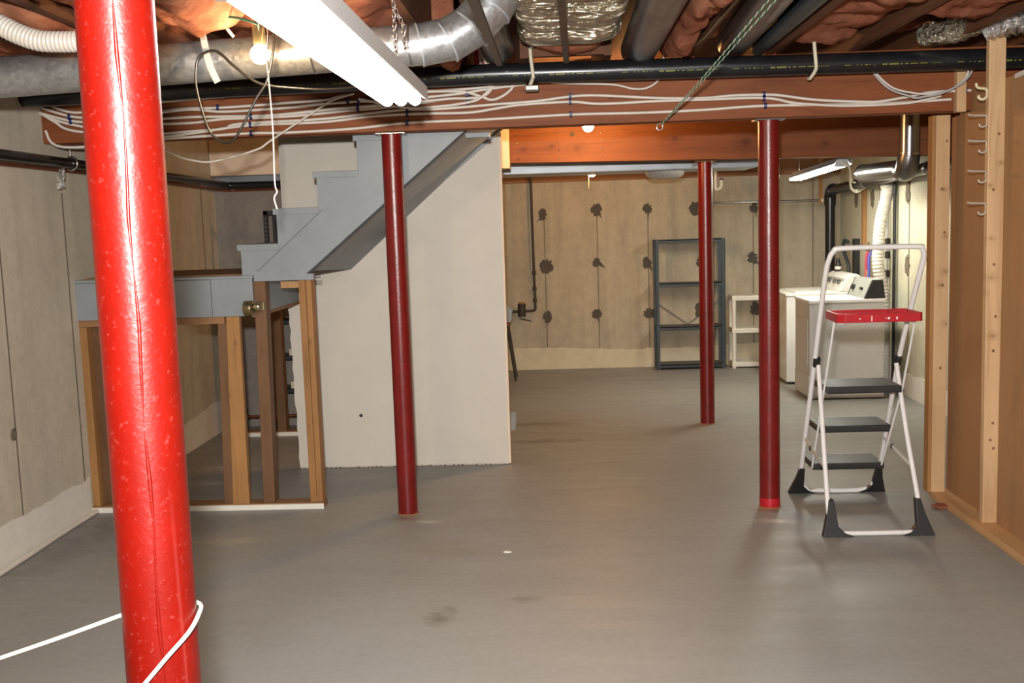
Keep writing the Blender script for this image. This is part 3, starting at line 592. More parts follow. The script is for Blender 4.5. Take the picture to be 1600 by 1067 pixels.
lp = [(-1.053,2.268),(-1.051,2.219),(-1.083,2.094),(-1.124,2.033),(-1.160,1.975),(-1.187,1.928),(-1.223,1.878),(-1.261,1.863),(-1.311,1.896),(-1.337,1.964),(-1.359,2.073),(-1.356,2.147),(-1.341,2.187),(-1.303,2.207),(-1.264,2.201),(-1.206,2.146),(-1.128,2.086),(-1.067,2.069),(-1.004,2.060),(-0.867,2.048),(-0.756,2.051),(-0.638,2.061)]
o = MB().tube(spl([(x * .945, 3.78, 1.53 + (z - 1.53) * .945) for x, z in lp], 6), .0048, 8).build('black_cable', 'cable_black'); tag(o, 'dark cable hanging in a long loop in front of the duct at left', 'cable')
o = MB().tube(spl([(-1.423,3.550,2.272),(-1.347,3.550,2.260),(-1.292,3.550,2.254),(-1.228,3.550,2.241),(-1.167,3.550,2.232),(-1.118,3.550,2.241),(-1.064,3.550,2.238),(-1.011,3.550,2.224),(-0.985,3.560,2.212)], 6), .0042, 8).build('green_wire', 'cable_green'); tag(o, 'dark green wire running from the bright red post to the hanging bulb', 'wire')
o = MB().tube(spl([(-1.30,3.752,2.385),(-1.204,3.750,2.288),(-1.160,3.750,2.251),(-1.131,3.76,2.212)], 5), .006, 8).build('tan_cord', 'cream_tape'); tag(o, 'short tan cord in front of the orange insulation above the duct', 'cord')
for (a, b_, lb) in [((-.355, 5.22, 2.42), (-.35, 5.2, 2.27), 'white cable at left of three dropping behind the pipe by the elbow'), ((-.33, 5.21, 2.43), (-.30, 5.2, 2.27), 'white cable at middle of three dropping behind the pipe by the elbow'), ((-.325, 5.2, 2.41), (-.265, 5.19, 2.27), 'white cable at right of three dropping behind the pipe by the elbow')]:
    o = MB().tube([a, b_], .0065, 8).build('electrical_cable', 'cable_white'); tag(o, lb, 'cable', 'cables dropping behind the pipe')
o = MB().tube(spl([(.672, 3.2, 2.292), (.668, 4.0, 2.292), (.665, 4.3, 2.292), (.66, 4.7, 2.292), (.625, 5.05, 2.30), (.545, 5.2, 2.30)], 6), .006, 8).build('electrical_cable', 'cable_brown'); tag(o, 'tan cable running along the joist underside left of the green cords', 'cable')
# green and white cords + ring
for i, (a, off) in enumerate([((.742, 3.45, 2.254), 0), ((.768, 3.455, 2.254), .004)]):
    a = V(a); e = V((.530 + off, 5.255, 1.978)); P = dense([a, a.lerp(e, .5) + V((0, 0, -.006)), e], .006); m_ = [MB(), MB()]
    dd = (e - a).normalized(); s1 = dd.cross(V((0, 0, 1))).normalized(); s2 = s1.cross(dd)
    t = thing('cord', ('left' if i == 0 else 'right') + ' strand of the green and white twisted cord slanting across the pipe', 'cord', tuple(e), 'green and white cords')
    for k, nm in enumerate(('green_ply', 'white_ply')):
        MB().tube([p + (s1 * math.cos(j * .55 + k * PI) + s2 * math.sin(j * .55 + k * PI)) * .0015 for j, p in enumerate(P)], .0017, 6).build(nm, ('rope_green', 'rope_white')[k], t)
t = thing('ring_hook', 'metal ring screwed under the near beam, holding the green cords', 'hook', (.523, 5.262, 1.97))
MB().tube([(.523 + .016 * math.cos(k * PI / 10), 5.258, 1.968 + .016 * math.sin(k * PI / 10)) for k in range(20)], .0035, 8, closed=True).build('ring', 'chrome', t)
MB().cyl((.521, 5.262, 1.985), (.519, 5.275, 2.01), .003, 8).build('shank', 'chrome', t)
# ------------------------------------------------------------------ left wall pipe
t = thing('wall_pipe', 'black iron pipe along the left wall, bending across the stairwell wall', 'pipe', (-2.54, 5, 1.9))
MB().tube(spl([(-2.535, 2.8, 1.918), (-2.535, 5.0, 1.905), (-2.535, 7.0, 1.888), (-2.53, 7.55, 1.882), (-2.49, 7.78, 1.866), (-2.38, 7.845, 1.862), (-1.7, 7.85, 1.862)], 6), .026, 16).build('tube', 'abs_black', t)
MB().cyl((-2.535, 6.4, 1.893), (-2.535, 6.47, 1.892), .030, 16).build('coupling', 'black_iron', t)
MB().tube([(-2.535, 5.42 , 1.902) + V((math.cos(k * PI / 10) * .034, 0, math.sin(k * PI / 10) * .034)) if False else V((-2.535 + math.cos(k * PI / 10) * .034, 5.42, 1.902 + math.sin(k * PI / 10) * .034)) for k in range(20)], .006, 8, closed=True).build('hanger_ring', 'chrome', t)
MB().cyl((-2.535, 5.42, 1.936), (-2.535, 5.42, 1.99), .004, 8).build('hanger_rod', 'chrome', t)
o = MB().tube(spl([(-2.575, 2.8, 1.872), (-2.575, 5.4, 1.868), (-2.575, 7.4, 1.845), (-2.5, 7.86, 1.828), (-2.3, 7.88, 1.826), (-1.8, 7.88, 1.826)], 6), .010, 10).build('copper_pipe', 'copper'); tag(o, 'thin copper pipe just below the black pipe on the left wall', 'pipe')
o = MB().tube([(-2.0, 7.87, 1.725), (-1.7, 7.87, 1.725)], .008, 8).build('copper_pipe', 'copper'); tag(o, 'short red copper pipe on the stairwell wall beside the white stair wall', 'pipe')
q = [(-2.515, 5.27, 1.868), (-2.512, 5.262, 1.83), (-2.52, 5.25, 1.80), (-2.51, 5.245, 1.768)]; m_ = MB()
for i, (a, b_) in enumerate(zip(q[:-1], q[1:])): m_.bar(a, b_, .030 + .006 * i, .004 + .004 * (i % 2), (0, 1, .2))
o = m_.build('foil_tag', 'foil_bright'); tag(o, 'scrap of shiny foil dangling below the left wall pipe', 'foil')
o = MB().tube(spl([(-2.572, 2.7, .0135), (-2.566, 4.46, .0135), (-2.575, 5.1, .0135), (-2.572, 5.62, .0135)], 8), .0135, 10).build('floor_pipe', 'hose_white'); tag(o, 'thin cream pipe lying on the floor along the left wall', 'pipe')
# ------------------------------------------------------------------ stairs
st = thing('staircase', 'grey painted wooden stairs climbing right from a landing', 'stairs', (-1.5, 5.95, 0))
SX = [-1.69, -1.487, -1.263, -1.042, -.82, -.60, -.38]; SZ = [1.45, 1.635, 1.82, 2.004, 2.19, 2.28, 2.28]
prof = [(-1.684, 1.285)]
for i in range(5): prof += [(SX[i] + .006, SZ[i] - .003), (SX[i + 1] + .006, SZ[i] - .003)]
prof += [(-.595, 2.28), (-.127, 2.28), (-1.335, 1.288), (-1.335, 1.252), (-1.622, 1.252), (-1.622, 1.285)]
MB().prism(prof, 1, 5.487, 5.522).build('stringer', 'grey_paint', st, .0015)
MB().prism([(x, z - .05) for x, z in prof if z > 1.3] + [(-1.0, 1.53), (-1.3, 1.27)], 1, 6.395, 6.43).build('stringer', 'grey_paint', st)
for i in range(5):
    zr = SZ[i] - .185
    B(SX[i] - .012, SX[i + 1] + .01, 5.482, 6.43, SZ[i] - .034, SZ[i]).build('tread', 'grey_paint', st, .003)
    B(SX[i], SX[i] + .018, 5.525, 6.43, max(zr, 1.2865), SZ[i] - .036).build('riser', 'grey_paint', st)
MB().bar((-1.60, 5.4865, 1.305), (-1.235, 5.4865, 1.618), .002, .0035, (0, 1, 0)).build('crack', 'grey_dark', st)
MB().hexa([(-1.325, 5.523, 1.300), (-.30, 5.523, 2.165), (-.30, 6.435, 2.115), (-1.285, 6.435, 1.262), (-1.335, 5.523, 1.315), (-.31, 5.523, 2.18), (-.31, 6.435, 2.13), (-1.295, 6.435, 1.277)]).build('soffit', 'grey_soffit', st)
MB().bar((-1.323, 5.492, 1.287), (-.40, 5.492, 2.050), .010, .012, (0, 1, 0)).build('shadow_gap_strip', 'grey_dark', st, label='dark strip painting the shadow gap under the stringer')  # near-black strip paints the shadow in the gap between stringer and soffit
B(-1.335, -1.30, 5.487, 5.522, 1.252, 1.285).build('corner_block', 'grey_soffit', st)
for z in (1.262, 1.275): MB().cyl((-1.30, 5.49, z), (-1.262, 5.49, z + .002), .0028, 8).build('nail', 'steel_shiny', st)
B(-.46, -.335, 5.487, 5.53, 1.968, 1.99).build('top_trim', 'grey_soffit', st)
ld = thing('stair_landing', 'grey painted stair landing on bare wooden studs beside the left wall', 'landing', (-2.1, 5.9, 0))
B(-2.60, -1.86, 5.487, 5.522, 1.068, 1.268).build('fascia_board', 'grey_paint', ld, .0015)
B(-1.857, -1.632, 5.487, 5.522, 1.068, 1.270).build('fascia_board', 'grey_paint', ld, .0015)
B(-2.60, -1.625, 5.48, 6.42, 1.2705, 1.2845).build('deck', 'grey_paint', ld)
B(-2.58, -1.70, 5.56, 6.40, 1.285, 1.290).build('deck_covering', 'plate_wood', ld)
B(-1.655, -1.62, 5.53, 6.42, 1.075, 1.268).build('side_board', 'grey_soffit', ld)
B(-1.658, -1.617, 5.53, 6.42, 1.058, 1.075).build('side_rail', 'plate_wood', ld)
B(-2.60, -1.66, 6.385, 6.42, 1.07, 1.268).build('back_board', 'stud_brown', ld)
B(-2.60, -1.80, 5.50, 5.585, 1.030, 1.067).build('top_plate', 'plate_wood', ld)
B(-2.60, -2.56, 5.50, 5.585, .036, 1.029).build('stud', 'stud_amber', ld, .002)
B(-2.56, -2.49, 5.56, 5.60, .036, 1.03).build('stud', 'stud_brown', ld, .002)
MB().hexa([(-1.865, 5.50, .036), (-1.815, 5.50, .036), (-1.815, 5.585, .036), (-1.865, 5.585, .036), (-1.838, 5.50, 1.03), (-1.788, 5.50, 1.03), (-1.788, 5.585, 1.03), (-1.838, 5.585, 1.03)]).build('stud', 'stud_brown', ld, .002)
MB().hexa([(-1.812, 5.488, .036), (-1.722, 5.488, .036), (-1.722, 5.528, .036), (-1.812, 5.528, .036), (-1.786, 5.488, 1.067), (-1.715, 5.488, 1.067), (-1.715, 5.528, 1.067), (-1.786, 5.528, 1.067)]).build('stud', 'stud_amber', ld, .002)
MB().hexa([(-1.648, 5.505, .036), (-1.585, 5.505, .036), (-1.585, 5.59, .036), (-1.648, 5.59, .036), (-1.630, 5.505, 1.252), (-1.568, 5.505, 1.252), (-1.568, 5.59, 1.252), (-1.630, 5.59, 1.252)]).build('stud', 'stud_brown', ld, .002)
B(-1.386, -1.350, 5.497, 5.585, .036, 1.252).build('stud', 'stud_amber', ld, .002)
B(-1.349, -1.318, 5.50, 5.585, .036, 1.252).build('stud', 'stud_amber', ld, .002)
B(-1.51, -1.388, 5.60, 5.64, 1.205, 1.245).build('block', 'pine_y', ld, .002)
B(-2.60, -1.312, 5.488, 5.585, .004, .036).build('bottom_plate', 'plate_wood', ld)
B(-2.60, -1.310, 5.482, 5.4885, .001, .030).build('plate_edge', 'whitewash', ld, label='white paint-splashed front edge of the plate')
t = thing('door_knob', 'old round metal door knob with drum-shaped rose screwed to the stair stud', 'knob', (-1.66, 5.47, 1.115))
MB().lathe([(.030, 0), (.040, .004), (.041, .040), (.038, .046), (.015, .048)], (-1.672, 5.446, 1.113), 0, 28).build('drum', 'brass_old', t)
MB().cyl((-1.626, 5.446, 1.118), (-1.60, 5.446, 1.119), .010, 14).build('neck', 'brass_old', t)
MB().ball((-1.598, 5.446, 1.120), .0275, 22, 14, (1, 1, 1)).build('ball', 'brass_knob', t)
B(-1.625, -1.574, 5.472, 5.506, 1.095, 1.145).build('backplate', 'brass_old', t, .002)
# white stair wall
ww = thing('partition_panel', 'tall white drywall panel enclosing the space under the stairs', 'panel', (-1.0, 6.45, 0))
edge = [(-1.676, .006)]
for k in range(22): edge.append((-1.676 - .020 * k / 21 + random.uniform(-.006, .006), .03 + 1.0 * k / 21))
MB().prism([(-.338, .008)] + [(-.322, 2.29), (-1.700, 2.29), (-1.70, 1.06)] + edge[::-1], 1, 6.44, 6.455).build('board', 'drywall', ww)
MB().prism([(-1.0, 1.0), (-.99, 1.0), (-.99, 1.008), (-1.0, 1.01)], 1, 6.438, 6.442) if False else None
MB().lathe([(.012, 0), (.011, -.001), (.006, -.0015)], (-1.27, 6.4405, .335), 1, 12).build('hole', 'grey_dark', ww, label='small dark hole in the white panel')
B(-.339, -.327, 6.438, 6.46, .008, 2.29).build('edge_bead', 'peach_board', ww)
m_ = MB()
for k in range(46):
    x = -1.67 + k * .029; m_.box(x, x + random.uniform(.01, .028), 6.436, 6.442, .002, random.uniform(.006, .016))
m_.build('crumbled_edge', 'crumbly', ww)
B(-.345, -.318, 7.30, 7.48, 1.885, 2.29).add([], []).build('side_return', 'peach_board', ww) if False else None
t = tag(MB().box(-.372, -.318, 7.34, 7.49, 1.895, 2.29).build('boxed_header', 'peach_board', None, .002), 'narrow peach board at the left end of the orange-lit beam', 'board')
o = B(-2.595, -1.06, 7.82, 7.898, 1.935, 2.29).build('header_board', 'peach_board', None, .002); tag(o, 'peach painted board high on the stairwell wall, left of the white panel', 'board')
o = B(-2.595, -1.06, 7.875, 7.899, 1.885, 1.932).build('header_board', 'grey_soffit', None, .002); tag(o, 'grey strip under the peach board in the stairwell', 'board')  # narrow grey strip below the peach board
# things under and behind the stairs
t = thing('stud_frame', 'low dark stud frame on a white plate seen through the landing studs', 'frame', (-2.0, 7.5, 0))
B(-2.36, -1.66, 7.49, 7.58, .001, .035).build('plate', 'plate_wood', t); B(-2.36, -1.66, 7.482, 7.491, .001, .03).build('plate_edge', 'whitewash', t)
B(-2.11, -2.04, 7.5, 7.58, .035, 1.03).build('stud', 'stud_brown', t); B(-2.42, -1.70, 7.5, 7.58, 1.03, 1.07).build('top_plate', 'stud_brown', t)
t = thing('metal_rack', 'black perforated metal shelf rack standing behind the stairs', 'shelf', (-1.95, 7.7, 0))
for x in (-2.155, -1.42): 
    for y in (7.62, 7.86): B(x, x + .03, y, y + .026, 0, 1.66).build('post', 'black_plastic', t)
B(-2.155, -1.39, 7.62, 7.64, 1.63, 1.66).build('top_rail', 'black_plastic', t)
for k in range(14): MB().ball((-2.14, 7.618, 1.60 - .03 * k), .005, 8, 6).build('slot', 'grey_soffit', t)
for z in (.55, .30, .82): B(-2.15, -1.39, 7.63, 7.88, z, z + .025).build('shelf', 'black_plastic', t)
for i, (z, lb) in enumerate([(.578, 'cream cardboard flap on the middle shelf of the black rack'), (.328, 'cream cardboard flap on the low shelf of the black rack')]):
    o = MB().hexa([(-2.03, 7.66, z), (-1.55, 7.66, z), (-1.55, 7.85, z), (-2.03, 7.85, z), (-2.03, 7.66, z + .05), (-1.55, 7.66, z + .12), (-1.55, 7.85, z + .12), (-2.03, 7.85, z + .05)]).build('cardboard', 'cream_tape', None, .002); tag(o, lb, 'cardboard')
t = thing('low_pipe', 'low copper pipe with valve near the floor behind the landing', 'pipe', (-2.1, 7.75, .12))
MB().tube([(-2.45, 7.6, .13), (-1.72, 7.6, .135)], .011, 10).build('tube', 'copper', t); MB().ball((-2.36, 7.6, .13), .024, 12, 8).build('valve', 'brass_old', t); MB().cyl((-2.36, 7.6, .13), (-2.36, 7.6, .19), .007, 8).build('stem', 'black_iron', t)
for x in (-2.44, -1.74): B(x - .012, x + .012, 7.59, 7.61, 0, .12).build('pipe_support', 'black_iron', t)
# ------------------------------------------------------------------ right partition
pt = thing('wood_partition', 'tan hardboard partition on pine studs along the right', 'partition', (2.0, 4, 0))
MB().prism([(-.5, .04), (5.50, .04), (5.50, 1.98), (5.255, 1.99), (5.255, 2.095), (-.5, 2.11)], 0, 2.036, 2.046).build('panel', 'hardboard', pt)
B(1.945, 2.05, -.5, 5.50, .001, .04).build('bottom_plate', 'pine_y', pt, .002)
B(1.932, 2.002, 5.43, 5.47, .04, 1.99).build('stud', 'pine', pt, .002)
B(1.915, 1.932, 5.435, 5.50, .04, 1.99).build('end_cap', 'stud_amber', pt, .002)
B(1.955, 2.0, 5.225, 5.268, 1.985, 2.245).build('cleat', 'pine', pt, .002)
MB().hexa([(1.972, 4.865, .04), (2.046, 4.865, .04), (2.046, 4.903, .04), (1.972, 4.903, .04), (1.960, 4.865, 2.30), (2.034, 4.865, 2.30), (2.034, 4.903, 2.30), (1.960, 4.903, 2.30)]).build('stud', 'pine', pt, .003)
for (x, z) in [(2.0, 1.26), (2.012, 1.02), (2.005, .86), (2.01, .52), (2.0, .44), (2.015, .40), (1.99, 1.6), (2.01, 1.85)]: MB().lathe([(.0075, 0), (.0065, -.0008), (.003, -.0014)], (x, 4.8652, z), 1, 10).build('knot', 'sill_wood', pt)
for (x, z) in [(1.98, 1.40), (1.975, 1.13), (1.965, 1.62), (1.97, .7), (1.985, 1.86)]: MB().lathe([(.0075, 0), (.0065, -.0008), (.003, -.0014)], (x, 5.4302, z), 1, 10).build('knot', 'sill_wood', pt)
HK = [(2.035, 'cream double coat hook, topmost of the five on the right stud', 'hook_cream'), (1.915, 'grey wire hook second from top on the right stud', 'hook_grey'), (1.80, 'grey wire hook third from top on the right stud', 'hook_grey'), (1.665, 'grey wire hook second from bottom on the right stud', 'hook_grey'), (1.52, 'grey wire hook lowest of the five on the right stud', 'hook_grey')]
for i, (z, lb, mt) in enumerate(HK):
    t = thing('coat_hook', lb, 'hook', (1.965, 4.88, z), 'hooks on the right stud'); xs = 1.965 + (2.30 - z) * .0053
    if i == 0:
        P = [(xs - .055, 4.885, z + .045), (xs - .050, 4.885, z + .028), (xs - .035, 4.885, z + .022), (xs - .012, 4.885, z + .018), (xs - .005, 4.885, z + .002), (xs - .008, 4.885, z - .018), (xs - .026, 4.885, z - .028), (xs - .042, 4.885, z - .020), (xs - .042, 4.885, z - .010)]
        MB().tube(spl(P, 5), .0065, 10).build('arm', mt, t)
    else:
        P = [(xs - .088, 4.885, z + .026), (xs - .06, 4.885, z + .022), (xs - .03, 4.885, z + .021), (xs - .006, 4.885, z + .018), (xs - .003, 4.885, z), (xs - .004, 4.885, z - .020), (xs - .018, 4.885, z - .030), (xs - .034, 4.885, z - .027), (xs - .038, 4.885, z - .018)]
        MB().tube(spl(P, 5), .0042, 10).build('arm', mt, t)
    B(xs - .004, xs - .0005, 4.874, 4.896, z - .022, z + .026).build('mounting_plate', mt, t, .001)
o = MB().hexa([(2.01, 4.3, 2.10), (2.034, 4.3, 2.10), (2.034, 4.72, 2.075), (2.01, 4.72, 2.075), (2.01, 4.3, 2.125), (2.034, 4.3, 2.125), (2.034, 4.72, 2.095), (2.01, 4.72, 2.095)]).build('white_strip', 'cable_white', None, .003); tag(o, 'white flat strip along the partition top at far right', 'strip')
# ------------------------------------------------------------------ step stool
sl = thing('step_stool', 'folding white step stool with red tool tray and three black treads', 'step stool', (1.48, 5.2, 0))
def yl(z): return 5.62 - .5316 * z
def yf(z): return 4.83 + .47 * z
def rail(zs, top, L, R, yfn, r, name, bot):
    return None
Rl = [(1.342, .012)] + [(1.300, .055), (1.283, .11)] + [(1.270, .79), (1.262, 1.20), (1.268, 1.30), (1.285, 1.340), (1.325, 1.354)]
Rr = [(1.655, 1.352), (1.690, 1.338), (1.705, 1.30), (1.700, 1.20), (1.684, .79), (1.698, .11), (1.680, .055), (1.640, .012)]
def roundpath(P, yfn, closed=True):
    return [V((x, yfn(z), z)) for x, z in P]
def fillet(P, k=4):
    out = []
    for i, p in enumerate(P): out.append(p)
    return out
full = roundpath(Rl, yl) + roundpath(Rr, yl); full = spl(full + [full[0]], 5)[:-1]
MB().tube(full, .0125, 14, closed=True).build('rear_frame', 'white_metal', sl)
Ff = [(1.285, .765), (1.258, .14), (1.266, .055), (1.284, .022), (1.315, .0125), (1.630, .0125), (1.662, .022), (1.680, .055), (1.684, .14), (1.672, .45), (1.668, .765)]
MB().tube(spl([V((x, yf(z), z)) for x, z in Ff], 5), .0115, 14).build('front_frame', 'white_metal', sl)
for x in (1.277, 1.678): MB().tube([V((x, 5.206, .760)), V((x, 5.185, .803))], .0175, 14).build('hinge_sleeve', 'black_plastic', sl)
def foot(x, s, y, slope, z1, name='foot'):
    pts = [(x + s * -.052, .001), (x + s * .095, .001), (x + s * .055, .016), (x + s * .025, .045), (x + s * .017, .16), (x - s * .008, .16), (x - s * .02, .10)]
    m_ = MB(); n = len(pts); hw = .019
    vs = [(px, y + slope * pz - hw, pz) for px, pz in pts] + [(px, y + slope * pz + hw, pz) for px, pz in pts]
    m_.add(vs, [list(range(n)), list(range(n, 2 * n))[::-1]] + [(i, (i + 1) % n, n + (i + 1) % n, n + i) for i in range(n)]); m_.build(name, 'black_plastic', sl, .003)
foot(1.268, 1, 4.83, .47, .16); foot(1.684, -1, 4.83, .47, .16); foot(1.280, 1, 5.62, -.5316, .15); foot(1.697, -1, 5.62, -.5316, .15)
def tread(x0, x1, y0, y1, z, nm):
    s_ = B(x0, x1, y0, y1, z - .036, z).build('tread', 'black_plastic', sl, .008, seg=3)
    m_ = MB(); nx, ny = 24, 12
    for i in range(nx):
        for j in range(ny):
            x = x0 + .012 + (x1 - x0 - .024) * (i + .5) / nx; y = y0 + .012 + (y1 - y0 - .024) * (j + .5) / ny; q = .0052
            m_.add([(x - q, y, z - .001), (x, y - q, z - .001), (x + q, y, z - .001), (x, y + q, z - .001), (x, y, z + .003)], [(0, 1, 4), (1, 2, 4), (2, 3, 4), (3, 0, 4)])
    g = m_.build('grip_pattern', 'tread_rubber', s_); g['kind'] = 'stuff'
tread(1.300, 1.664, 5.085, 5.345, .672, 0); tread(1.318, 1.690, 5.325, 5.56, .428, 0); tread(1.330, 1.708, 5.49, 5.71, .192, 0)
# braces and links
for x, s in ((1.262, 1), (1.690, -1)):
    MB().bar((x + s * .012, 5.44, .345), (x + s * .004, 4.96, .285), .004, .014, (0, 0, 1)).build('brace', 'cream_tape' if s > 0 else 'white_metal', sl)
    MB().bar((x + s * .008, 5.30, .325), (x + s * .008, 5.28, .322), .010, .022, (0, 0, 1)).build('brace_joint', 'black_plastic', sl)
    MB().tube([(x + s * .047, 4.98, 1.015), (x + s * .035, 5.12, .66), (x + s * .055, 5.45, .18)] if s > 0 else [(x - .004, 4.98, 1.005), (x - .012, 5.12, .66), (x - .01, 5.45, .19)], .0055, 10).build('link_rod', 'white_metal', sl)
tr = MB(); x0, x1, y0, y1, z0, z1 = 1.285, 1.672, 4.825, 5.055, 1.012, 1.052
pts = [(x0, y1), (x0, y0 + .03), (x0 + .03, y0), (x1 - .015, y0), (x1, y0 + .015), (x1, y1)]
inn = [(x0 + .012, y1 - .012), (x0 + .012, y0 + .034), (x0 + .034, y0 + .012), (x1 - .019, y0 + .012), (x1 - .012, y0 + .019), (x1 - .012, y1 - .012)]
n = 6
vs = [(x, y, z0) for x, y in pts] + [(x, y, z1) for x, y in pts] + [(x, y, z1) for x, y in inn] + [(x, y, z0 + .012) for x, y in inn]
fs = [list(range(n))[::-1]] + [(i, (i + 1) % n, n + (i + 1) % n, n + i) for i in range(n)] + [(n + i, n + (i + 1) % n, 2 * n + (i + 1) % n, 2 * n + i) for i in range(n)] + [(2 * n + i, 2 * n + (i + 1) % n, 3 * n + (i + 1) % n, 3 * n + i) for i in range(n)] + [list(range(3 * n, 4 * n))]
trayo = tr.add(vs, fs).build('tool_tray', 'tray_red', sl, .002)
B(x0 + .012, x1 - .012, 4.925, 4.931, z0 + .012, z1 - .004).build('divider', 'tray_red', trayo)
B(x1 - .10, x1 - .094, 4.84, 5.04, z0 + .012, z1 - .004).build('divider', 'tray_red', trayo)
for (x, l, h) in [(1.38, .006, .006), (1.435, .004, .026), (1.51, .009, .010), (1.548, .006, .012), (1.50, .004, .004)]: B(x, x + l, 4.823, 4.8255, 1.03 - h / 2, 1.03 + h / 2).build('paint_fleck', 'paint_fleck', trayo)
for s_, x in ((1, 1.318), (-1, 1.64)): B(x - .012, x + .012, 4.90, 4.975, 1.000, 1.013).build('bracket', 'white_metal', trayo)
# ------------------------------------------------------------------ laundry corner
dy = thing('clothes_dryer', 'white clothes dryer with grey console, nearer of the two laundry machines', 'dryer', (2.32, 8.78, 0))
B(2.02, 2.62, 8.45, 8.95, .01, .785).build('cabinet', 'grey_enamel', dy, .006)
B(2.014, 2.625, 8.442, 8.958, .787, .815).build('top', 'white_enamel', dy, .006)
B(2.014, 2.021, 8.50, 8.90, .28, .66).build('door', 'grey_enamel', dy, .004); B(2.014, 2.021, 8.46, 8.94, .03, .20).build('toe_panel', 'grey_enamel', dy)
B(2.06, 2.60, 8.446, 8.452, .03, .775).build('side_panel', 'grey_enamel', dy, .002)
def wedge(y0, y1, mat, name, parent, x0=2.455, x1=2.52, xb=2.625, z0=.815, z1=.965): 
    return MB().hexa([(x0, y0, z0), (xb, y0, z0), (xb, y1, z0), (x0, y1, z0), (x1, y0, z1), (xb - .02, y0, z1), (xb - .02, y1, z1), (x1, y1, z1)]).build(name, mat, parent, .006)
cn = wedge(8.475, 8.93, 'console_grey', 'console', dy); wedge(8.448, 8.474, 'black_plastic', 'console_end', dy); wedge(8.931, 8.952, 'black_plastic', 'console_end', dy)
for y, r in ((8.60, .012), (8.84, .024)): MB().cyl((2.485, y, .885), (2.462, y, .894), r, 18).build('dial', 'black_plastic', cn)
ws = thing('washing_machine', 'white washing machine with rounded console, farther one by the back corner', 'washer', (2.33, 9.6, 0))
B(2.015, 2.66, 9.27, 9.90, .02, .785).build('cabinet', 'white_enamel', ws, .006); B(2.005, 2.665, 9.26, 9.91, .787, .812).build('top', 'white_enamel', ws, .006)
B(2.10, 2.45, 9.30, 9.85, .812, .822).build('lid', 'white_enamel', ws, .004)
for x in (2.06, 2.63):
    for y in (9.28, 9.87): MB().cyl((x, y, 0), (x, y, .022), .018, 12).build('foot', 'black_plastic', ws)
cw = MB().prism([(2.47, .812), (2.67, .812), (2.67, .93), (2.655, .955), (2.62, .97), (2.575, .965), (2.54, .945)], 1, 9.265, 9.905).build('console', 'white_enamel', ws, .010, seg=3)
MB().hexa([(2.497, 9.29, .855), (2.503, 9.29, .85), (2.503, 9.86, .85), (2.497, 9.86, .855), (2.527, 9.29, .925), (2.533, 9.29, .92), (2.533, 9.86, .92), (2.527, 9.86, .925)]).build('control_panel', 'console_grey', cw)
for y in (9.38, 9.52, 9.70): MB().cyl((2.515, y, .89), (2.488, y, .90), .022, 16).build('dial', 'galv_dark', cw)
o = MB().lathe([(.028, 0), (.03, .004), (.03, .06), (.024, .075), (.016, .085), (.018, .088), (.018, .115), (.012, .12)], (2.60, 9.78, .967), 2, 18)
t = thing('bottle', 'small dark bottle standing on the washing machine console', 'bottle', (2.60, 9.78, .967)); o.build('body', 'black_plastic', t); MB().lathe([(.0305, .02), (.0308, .021), (.0308, .045), (.0305, .046)], (2.60, 9.78, .967), 2, 18).build('label_band', 'white_plastic', t)
# hoses and pipes at the laundry wall
P = dense(spl([(2.745, 8.84, 1.725), (2.757, 8.85, 1.68), (2.735, 8.86, 1.55), (2.705, 8.86, 1.42), (2.685, 8.86, 1.13), (2.70, 8.86, .98), (2.735, 8.88, .82), (2.755, 8.9, .5), (2.755, 8.9, .08)], 10), .007)
o = ribbed(P, .048, .03, .004, 18).build('dryer_hose', 'hose_white'); tag(o, 'white ribbed dryer vent hose rising from behind the dryer', 'hose')
t = thing('drain_stack', 'black drain pipe standing in the back right corner and turning along the wall', 'pipe', (2.69, 10.42, 0))
MB().tube([(2.69, 10.42, 0), (2.69, 10.42, 1.66)], .047, 24).build('riser', 'abs_black', t); MB().tube(spl([(2.69, 10.42, 1.62), (2.69, 10.415, 1.68), (2.69, 10.37, 1.725), (2.69, 10.30, 1.735)], 6), .056, 24).build('elbow', 'abs_black', t)
MB().cyl((2.69, 10.42, 1.58), (2.69, 10.42, 1.63), .055, 24).build('collar', 'abs_black', t)
MB().tube([(2.69, 10.32, 1.728), (2.69, 5.6, 1.88)], .044, 24).build('branch', 'abs_black', t)
for y in (9.2, 7.7): MB().tube([(2.69, y, 1.728 + (10.32 - y) * .0322), (2.69, y + .04, 1.728 + (10.32 - y) * .0322)], .049, 24).build('coupling', 'steel_shiny', t)
t = thing('vent_duct', 'shiny metal vent duct with elbow dropping beside the right stud', 'duct', (2.42, 7.8, 1.8))
MB().tube([(2.42, 8.36, 1.812), (2.42, 7.40, 1.80)], .068, 32).build('horizontal_pipe', 'steel_shiny', t)
MB().tube([(2.42, 8.375, 1.812), (2.42, 8.345, 1.812)], .072, 32).build('end_collar', 'chrome', t)
MB().tube(spl([(2.42, 7.44, 1.79), (2.415, 7.36, 1.79), (2.41, 7.315, 1.83), (2.417, 7.30, 1.895)], 6), .074, 32).build('elbow', 'galv_dark', t)
MB().tube([(2.417, 7.30, 1.885), (2.42, 7.30, 2.54)], .069, 32).build('riser', 'steel_shiny', t); MB().tube([(2.417, 7.30, 1.885), (2.417, 7.30, 1.905)], .074, 32).build('seam_ring', 'chrome', t)
t = thing('pipe_strap', 'cream J-shaped strap hanging beside the laundry light, holding the pipe', 'pipe hanger', (2.66, 9.3, 1.75))
q = spl([(2.615, 9.45, 2.54), (2.615, 9.45, 1.92), (2.618, 9.45, 1.75), (2.64, 9.44, 1.70), (2.69, 9.43, 1.695), (2.745, 9.43, 1.72)], 6); m_ = MB()
